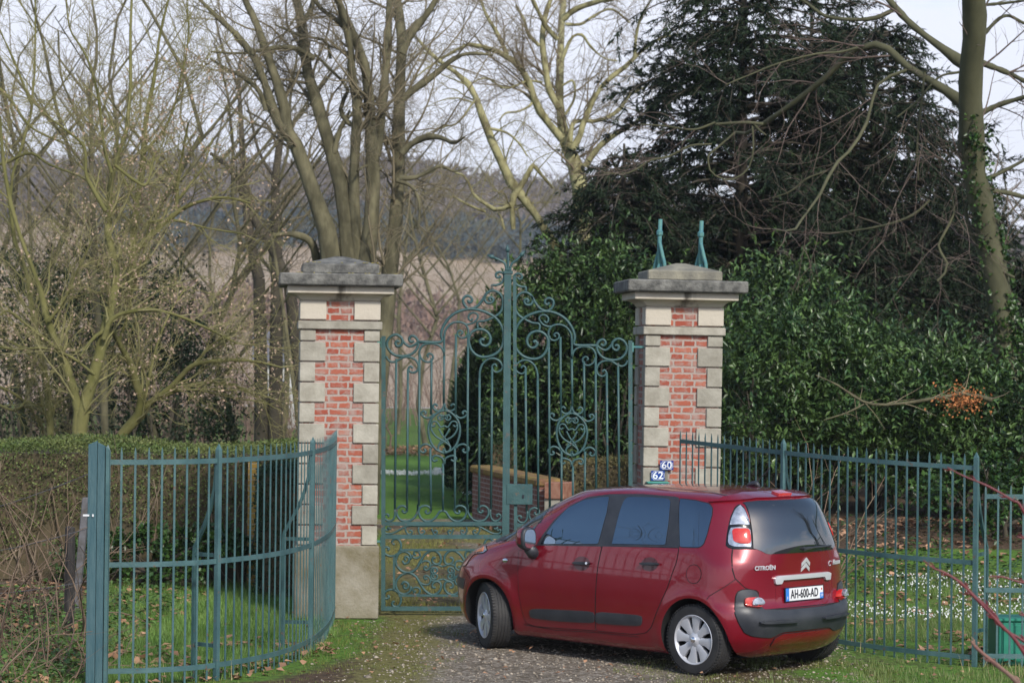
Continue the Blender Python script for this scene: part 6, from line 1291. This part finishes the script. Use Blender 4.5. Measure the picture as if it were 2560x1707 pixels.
# pebbles
rg = np.random.default_rng(131); n = 5200; x, y = rg.uniform(-2.2, 3.2, n), rg.uniform(20.4, 25.6, n); k = rg.random(n) < sst(-1.9, -.7, x); x, y = x[k], y[k]; n = len(x); s = rg.gamma(2, .0035, n)+.004
o8 = np.array([(1, 0, 0), (0, 1, 0), (-1, 0, 0), (0, -1, 0), (0, 0, .6), (0, 0, -.6)]); t8 = np.array([(0, 1, 4), (1, 2, 4), (2, 3, 4), (3, 0, 4), (1, 0, 5), (2, 1, 5), (3, 2, 5), (0, 3, 5)])
V = (np.stack([x, y, ground_z(x, y)+.002], -1)[:, None]+o8[None]*s[:, None, None]*rg.uniform(.6, 1.3, (n, 6, 1))).reshape(-1, 3); T = (t8[None]+6*np.arange(n)[:, None, None]).reshape(-1, 3)
link('gravel', mesh_np('gravel', V, T=T, mats=[mat('pebbles', (.20, .165, .125), .9, (.34, .295, .235), scale=3, island=.45)]), None, kind='stuff')

# ------------------------------------------------------------------ rough corner on the left: posts, wire, brambles
M_oldwood = mat('black_weathered_wood', (.018, .016, .016), .95, (.05, .045, .042), scale=9, stretch=(4, 4, .6), bump=.4)
M_conc = mat('grey_concrete_post', (.15, .15, .165), .95, (.08, .075, .07), scale=8, bump=.3)
a = G(172, 1575); po = empty('wooden_post', (a.x, a.y, 0), label='short black wooden fence post left of the boarded post', cat='post')
b_ = MB(); b_.tube([(0, 0, -.1), (.004, 0, .5), (.0, 0, 1.0), (.002, 0, 1.01)], [.055, .052, .05, .03], 7); b_.build('stake', M_oldwood, po)
a = G(200, 1540); po2 = empty('concrete_post', (a.x, a.y, 0), label='leaning grey concrete fence post close to the boarded post', cat='post')
b_ = MB(); b_.tube([(-.06, 0, -.1), (.0, 0, .6), (.05, 0, 1.22)], .05, flat=((1, 0, 0), .035)); b_.build('stake', M_conc, po2, bevel=.008)
wr = empty('barbed_wire', (po.location.x, po.location.y, 0), label='slack barbed wire strands running from the black post to the boarded post', cat='wire')
for z in (.35, .62, .9):
    b_ = MB(); p0, p1 = Vector((-2.2, .5, z)), Vector((.55, -1.0, z*1.9-.05)); q = [p0.lerp(p1, s)-Vector((0, 0, .12*math.sin(math.pi*s))) for s in np.linspace(0, 1, 14)]; b_.tube(q, .004, 4)
    for k in range(1, 13): b_.tube([q[k]+Vector((0, 0, -.014)), q[k]+Vector((.008, 0, .014))], .0025, 3)
    b_.build('strand', M_conc, wr)
def bramble(label, x0, x1, y0, y1, n, h, seed, m, lean=(0, 0)):
    rg = np.random.default_rng(seed); c = ((x0+x1)/2, (y0+y1)/2); root = empty('bramble', (*c, 0), label=label, cat='bramble', group='tangled dead stems in the left corner')
    s0 = np.stack([rg.uniform(x0, x1, n)-c[0], rg.uniform(y0, y1, n)-c[1], np.zeros(n)], -1); st = np.zeros((n, 8, 3)); st[:, 0] = s0; d = rg.normal(size=(n, 3))*.5+np.array([lean[0], lean[1], 0]); d[:, 2] = 1.1; d = norm_(d); l = rg.uniform(*h, n)[:, None]/7
    for k in range(1, 8): st[:, k] = st[:, k-1]+d*l; d = norm_(d+rg.normal(size=(n, 3))*.16+np.array([0, 0, -.10]))
    R = rg.uniform(.003, .011, n)[:, None]*np.linspace(1, .35, 8)[None]; a = sprout(rg, st, R, 3.2, (.15, .6), (.4, 1.2), npts=4, rf=.5, rmin=.0022)
    V, Q = join([tubes(st, R, 4), tubes(*a, 3)]); link('canes', mesh_np('canes', V, Q, mats=[m], smooth=True), root); return root
M_cane = mat('dead_brown_canes', (.12, .08, .055), .9, (.22, .155, .105), scale=3)
bramble('tall tangle of dead brown stems against the boarded post', -4.4, -3.75, 21.2, 23.2, 18, (1.0, 2.3), 141, M_cane, (.12, -.1))
bramble('arching dead brambles at the far left edge below the hedge', -5.8, -4.5, 22, 26, 40, (.8, 2.0), 142, M_cane, (.1, -.1))
bramble('low mat of dead canes at the bottom left corner', -4.6, -3.4, 19.4, 21.6, 45, (.4, 1.1), 143, M_cane)
bramble('bare reddish shrub stems on the bank behind the right end of the car', 2.7, 3.6, 25.5, 28, 40, (.8, 2.0), 144, mat('pale_red_stems', (.24, .14, .10), .9, (.34, .25, .17), scale=3))
# red dogwood stems close to the camera, lower right
M_dog = mat('red_dogwood_bark', (.11, .012, .018), .45, (.17, .035, .036), scale=9, detail=6); M_dogold = mat('old_buff_bark', (.30, .20, .14), .8, (.22, .10, .08), scale=7)
dg_ = U(2640, 1700, 12.0); dw = empty('dogwood', (dg_.x, 12.0, 0), label='red stemmed dogwood twigs reaching in at the lower right, nearest the camera', cat='shrub'); off = Vector(dw.location)
for pts, D, m in (([(2660, 1500, 11), (2560, 1280, 10), (2530, 1250, 9), (2470, 1215, 8), (2410, 1190, 6), (2368, 1168, 4)], 12.2, M_dog), ([(2720, 1900, 14), (2560, 1630, 13), (2500, 1560, 12), (2440, 1495, 11), (2400, 1455, 10), (2360, 1430, 8), (2335, 1420, 6), (2308, 1400, 4)], 11.8, M_dog),
                  ([(2700, 1700, 10), (2560, 1602, 10), (2510, 1572, 9), (2487, 1535, 8), (2450, 1500, 7), (2412, 1478, 5)], 11.9, M_dog), ([(2680, 1470, 8), (2560, 1456, 7), (2510, 1442, 6), (2475, 1439, 4)], 12.6, M_dog), ([(2660, 1360, 7), (2560, 1345, 6), (2541, 1340, 4)], 12.3, M_dog), ([(2660, 1560, 7), (2560, 1538, 6), (2547, 1532, 4)], 12.3, M_dog),
                  ([(2620, 1800, 17), (2545, 1707, 16), (2490, 1660, 14), (2445, 1622, 11), (2428, 1602, 9)], 12.1, M_dogold)):
    q = [U(x, y, D)-off for x, y, _ in pts]; C_ = catmull(q, 4); ww = np.interp(np.linspace(0, 1, len(C_)), np.linspace(0, 1, len(pts)), [w_/2*.78*D/FPX for *_, w_ in pts]); ww = ww*(1+.10*np.cos(np.arange(len(C_))*1.57))
    if pts[0][0] > 2600: C_ = [Vector((dg_.x-off.x+.25, 0, -.05)), C_[0]*.5+Vector((.25, 0, 0))]+C_; ww = np.concatenate([[.02, .016], ww])
    b_ = MB(); b_.tube(C_, list(ww), 7); st_ = b_.build('stem', m, dw, smooth=True)
    bb = MB()
    for k in range(6, len(C_)-1, 5):
        t_ = (C_[k+1]-C_[k-1]).normalized(); sd = t_.cross(Vector((0, 1, 0))).normalized()*(1 if k % 2 else -1); bb.tube([C_[k], C_[k]+t_*.018+sd*.014, C_[k]+t_*.040+sd*.014], [ww[k]*1.0, ww[k]*.7, .001], 5)
    if bb.v: bb.build('buds', m, st_)

# two bare trees outside the frame, seen only mirrored in the car's glass and paint
src = [o for o in COL.objects if o.name.startswith('bare_tree') and o.parent is None][1:3]
for o, loc, lab in zip(src, ((15.5, 25.5, 0), (-17, 19.5, 0)), ("bare tree past the right frame edge, mirrored in the car's rear window", "bare tree past the left frame edge, mirrored in the car's side windows")):
    n_ = o.copy(); COL.objects.link(n_); n_.location = loc; n_.rotation_euler = (0, 0, 1.2); n_['label'] = lab
    for ch in o.children: c_ = ch.copy(); COL.objects.link(c_); c_.parent = n_

# ------------------------------------------------------------------ the air
hm = bpy.data.materials.new('thin_haze'); hm.use_nodes = True; t = hm.node_tree; t.nodes.clear(); ho = N(t, 'ShaderNodeOutputMaterial'); pv = N(t, 'ShaderNodeVolumePrincipled')
pv.inputs['Density'].default_value = .00026; pv.inputs['Color'].default_value = (.86, .91, 1, 1); pv.inputs['Anisotropy'].default_value = .2; t.links.new(pv.outputs[0], ho.inputs['Volume'])
b_ = MB(); b_.box((0, 282, 31.9), (810, 980, 66)); b_.build('haze', hm, None, kind='stuff')
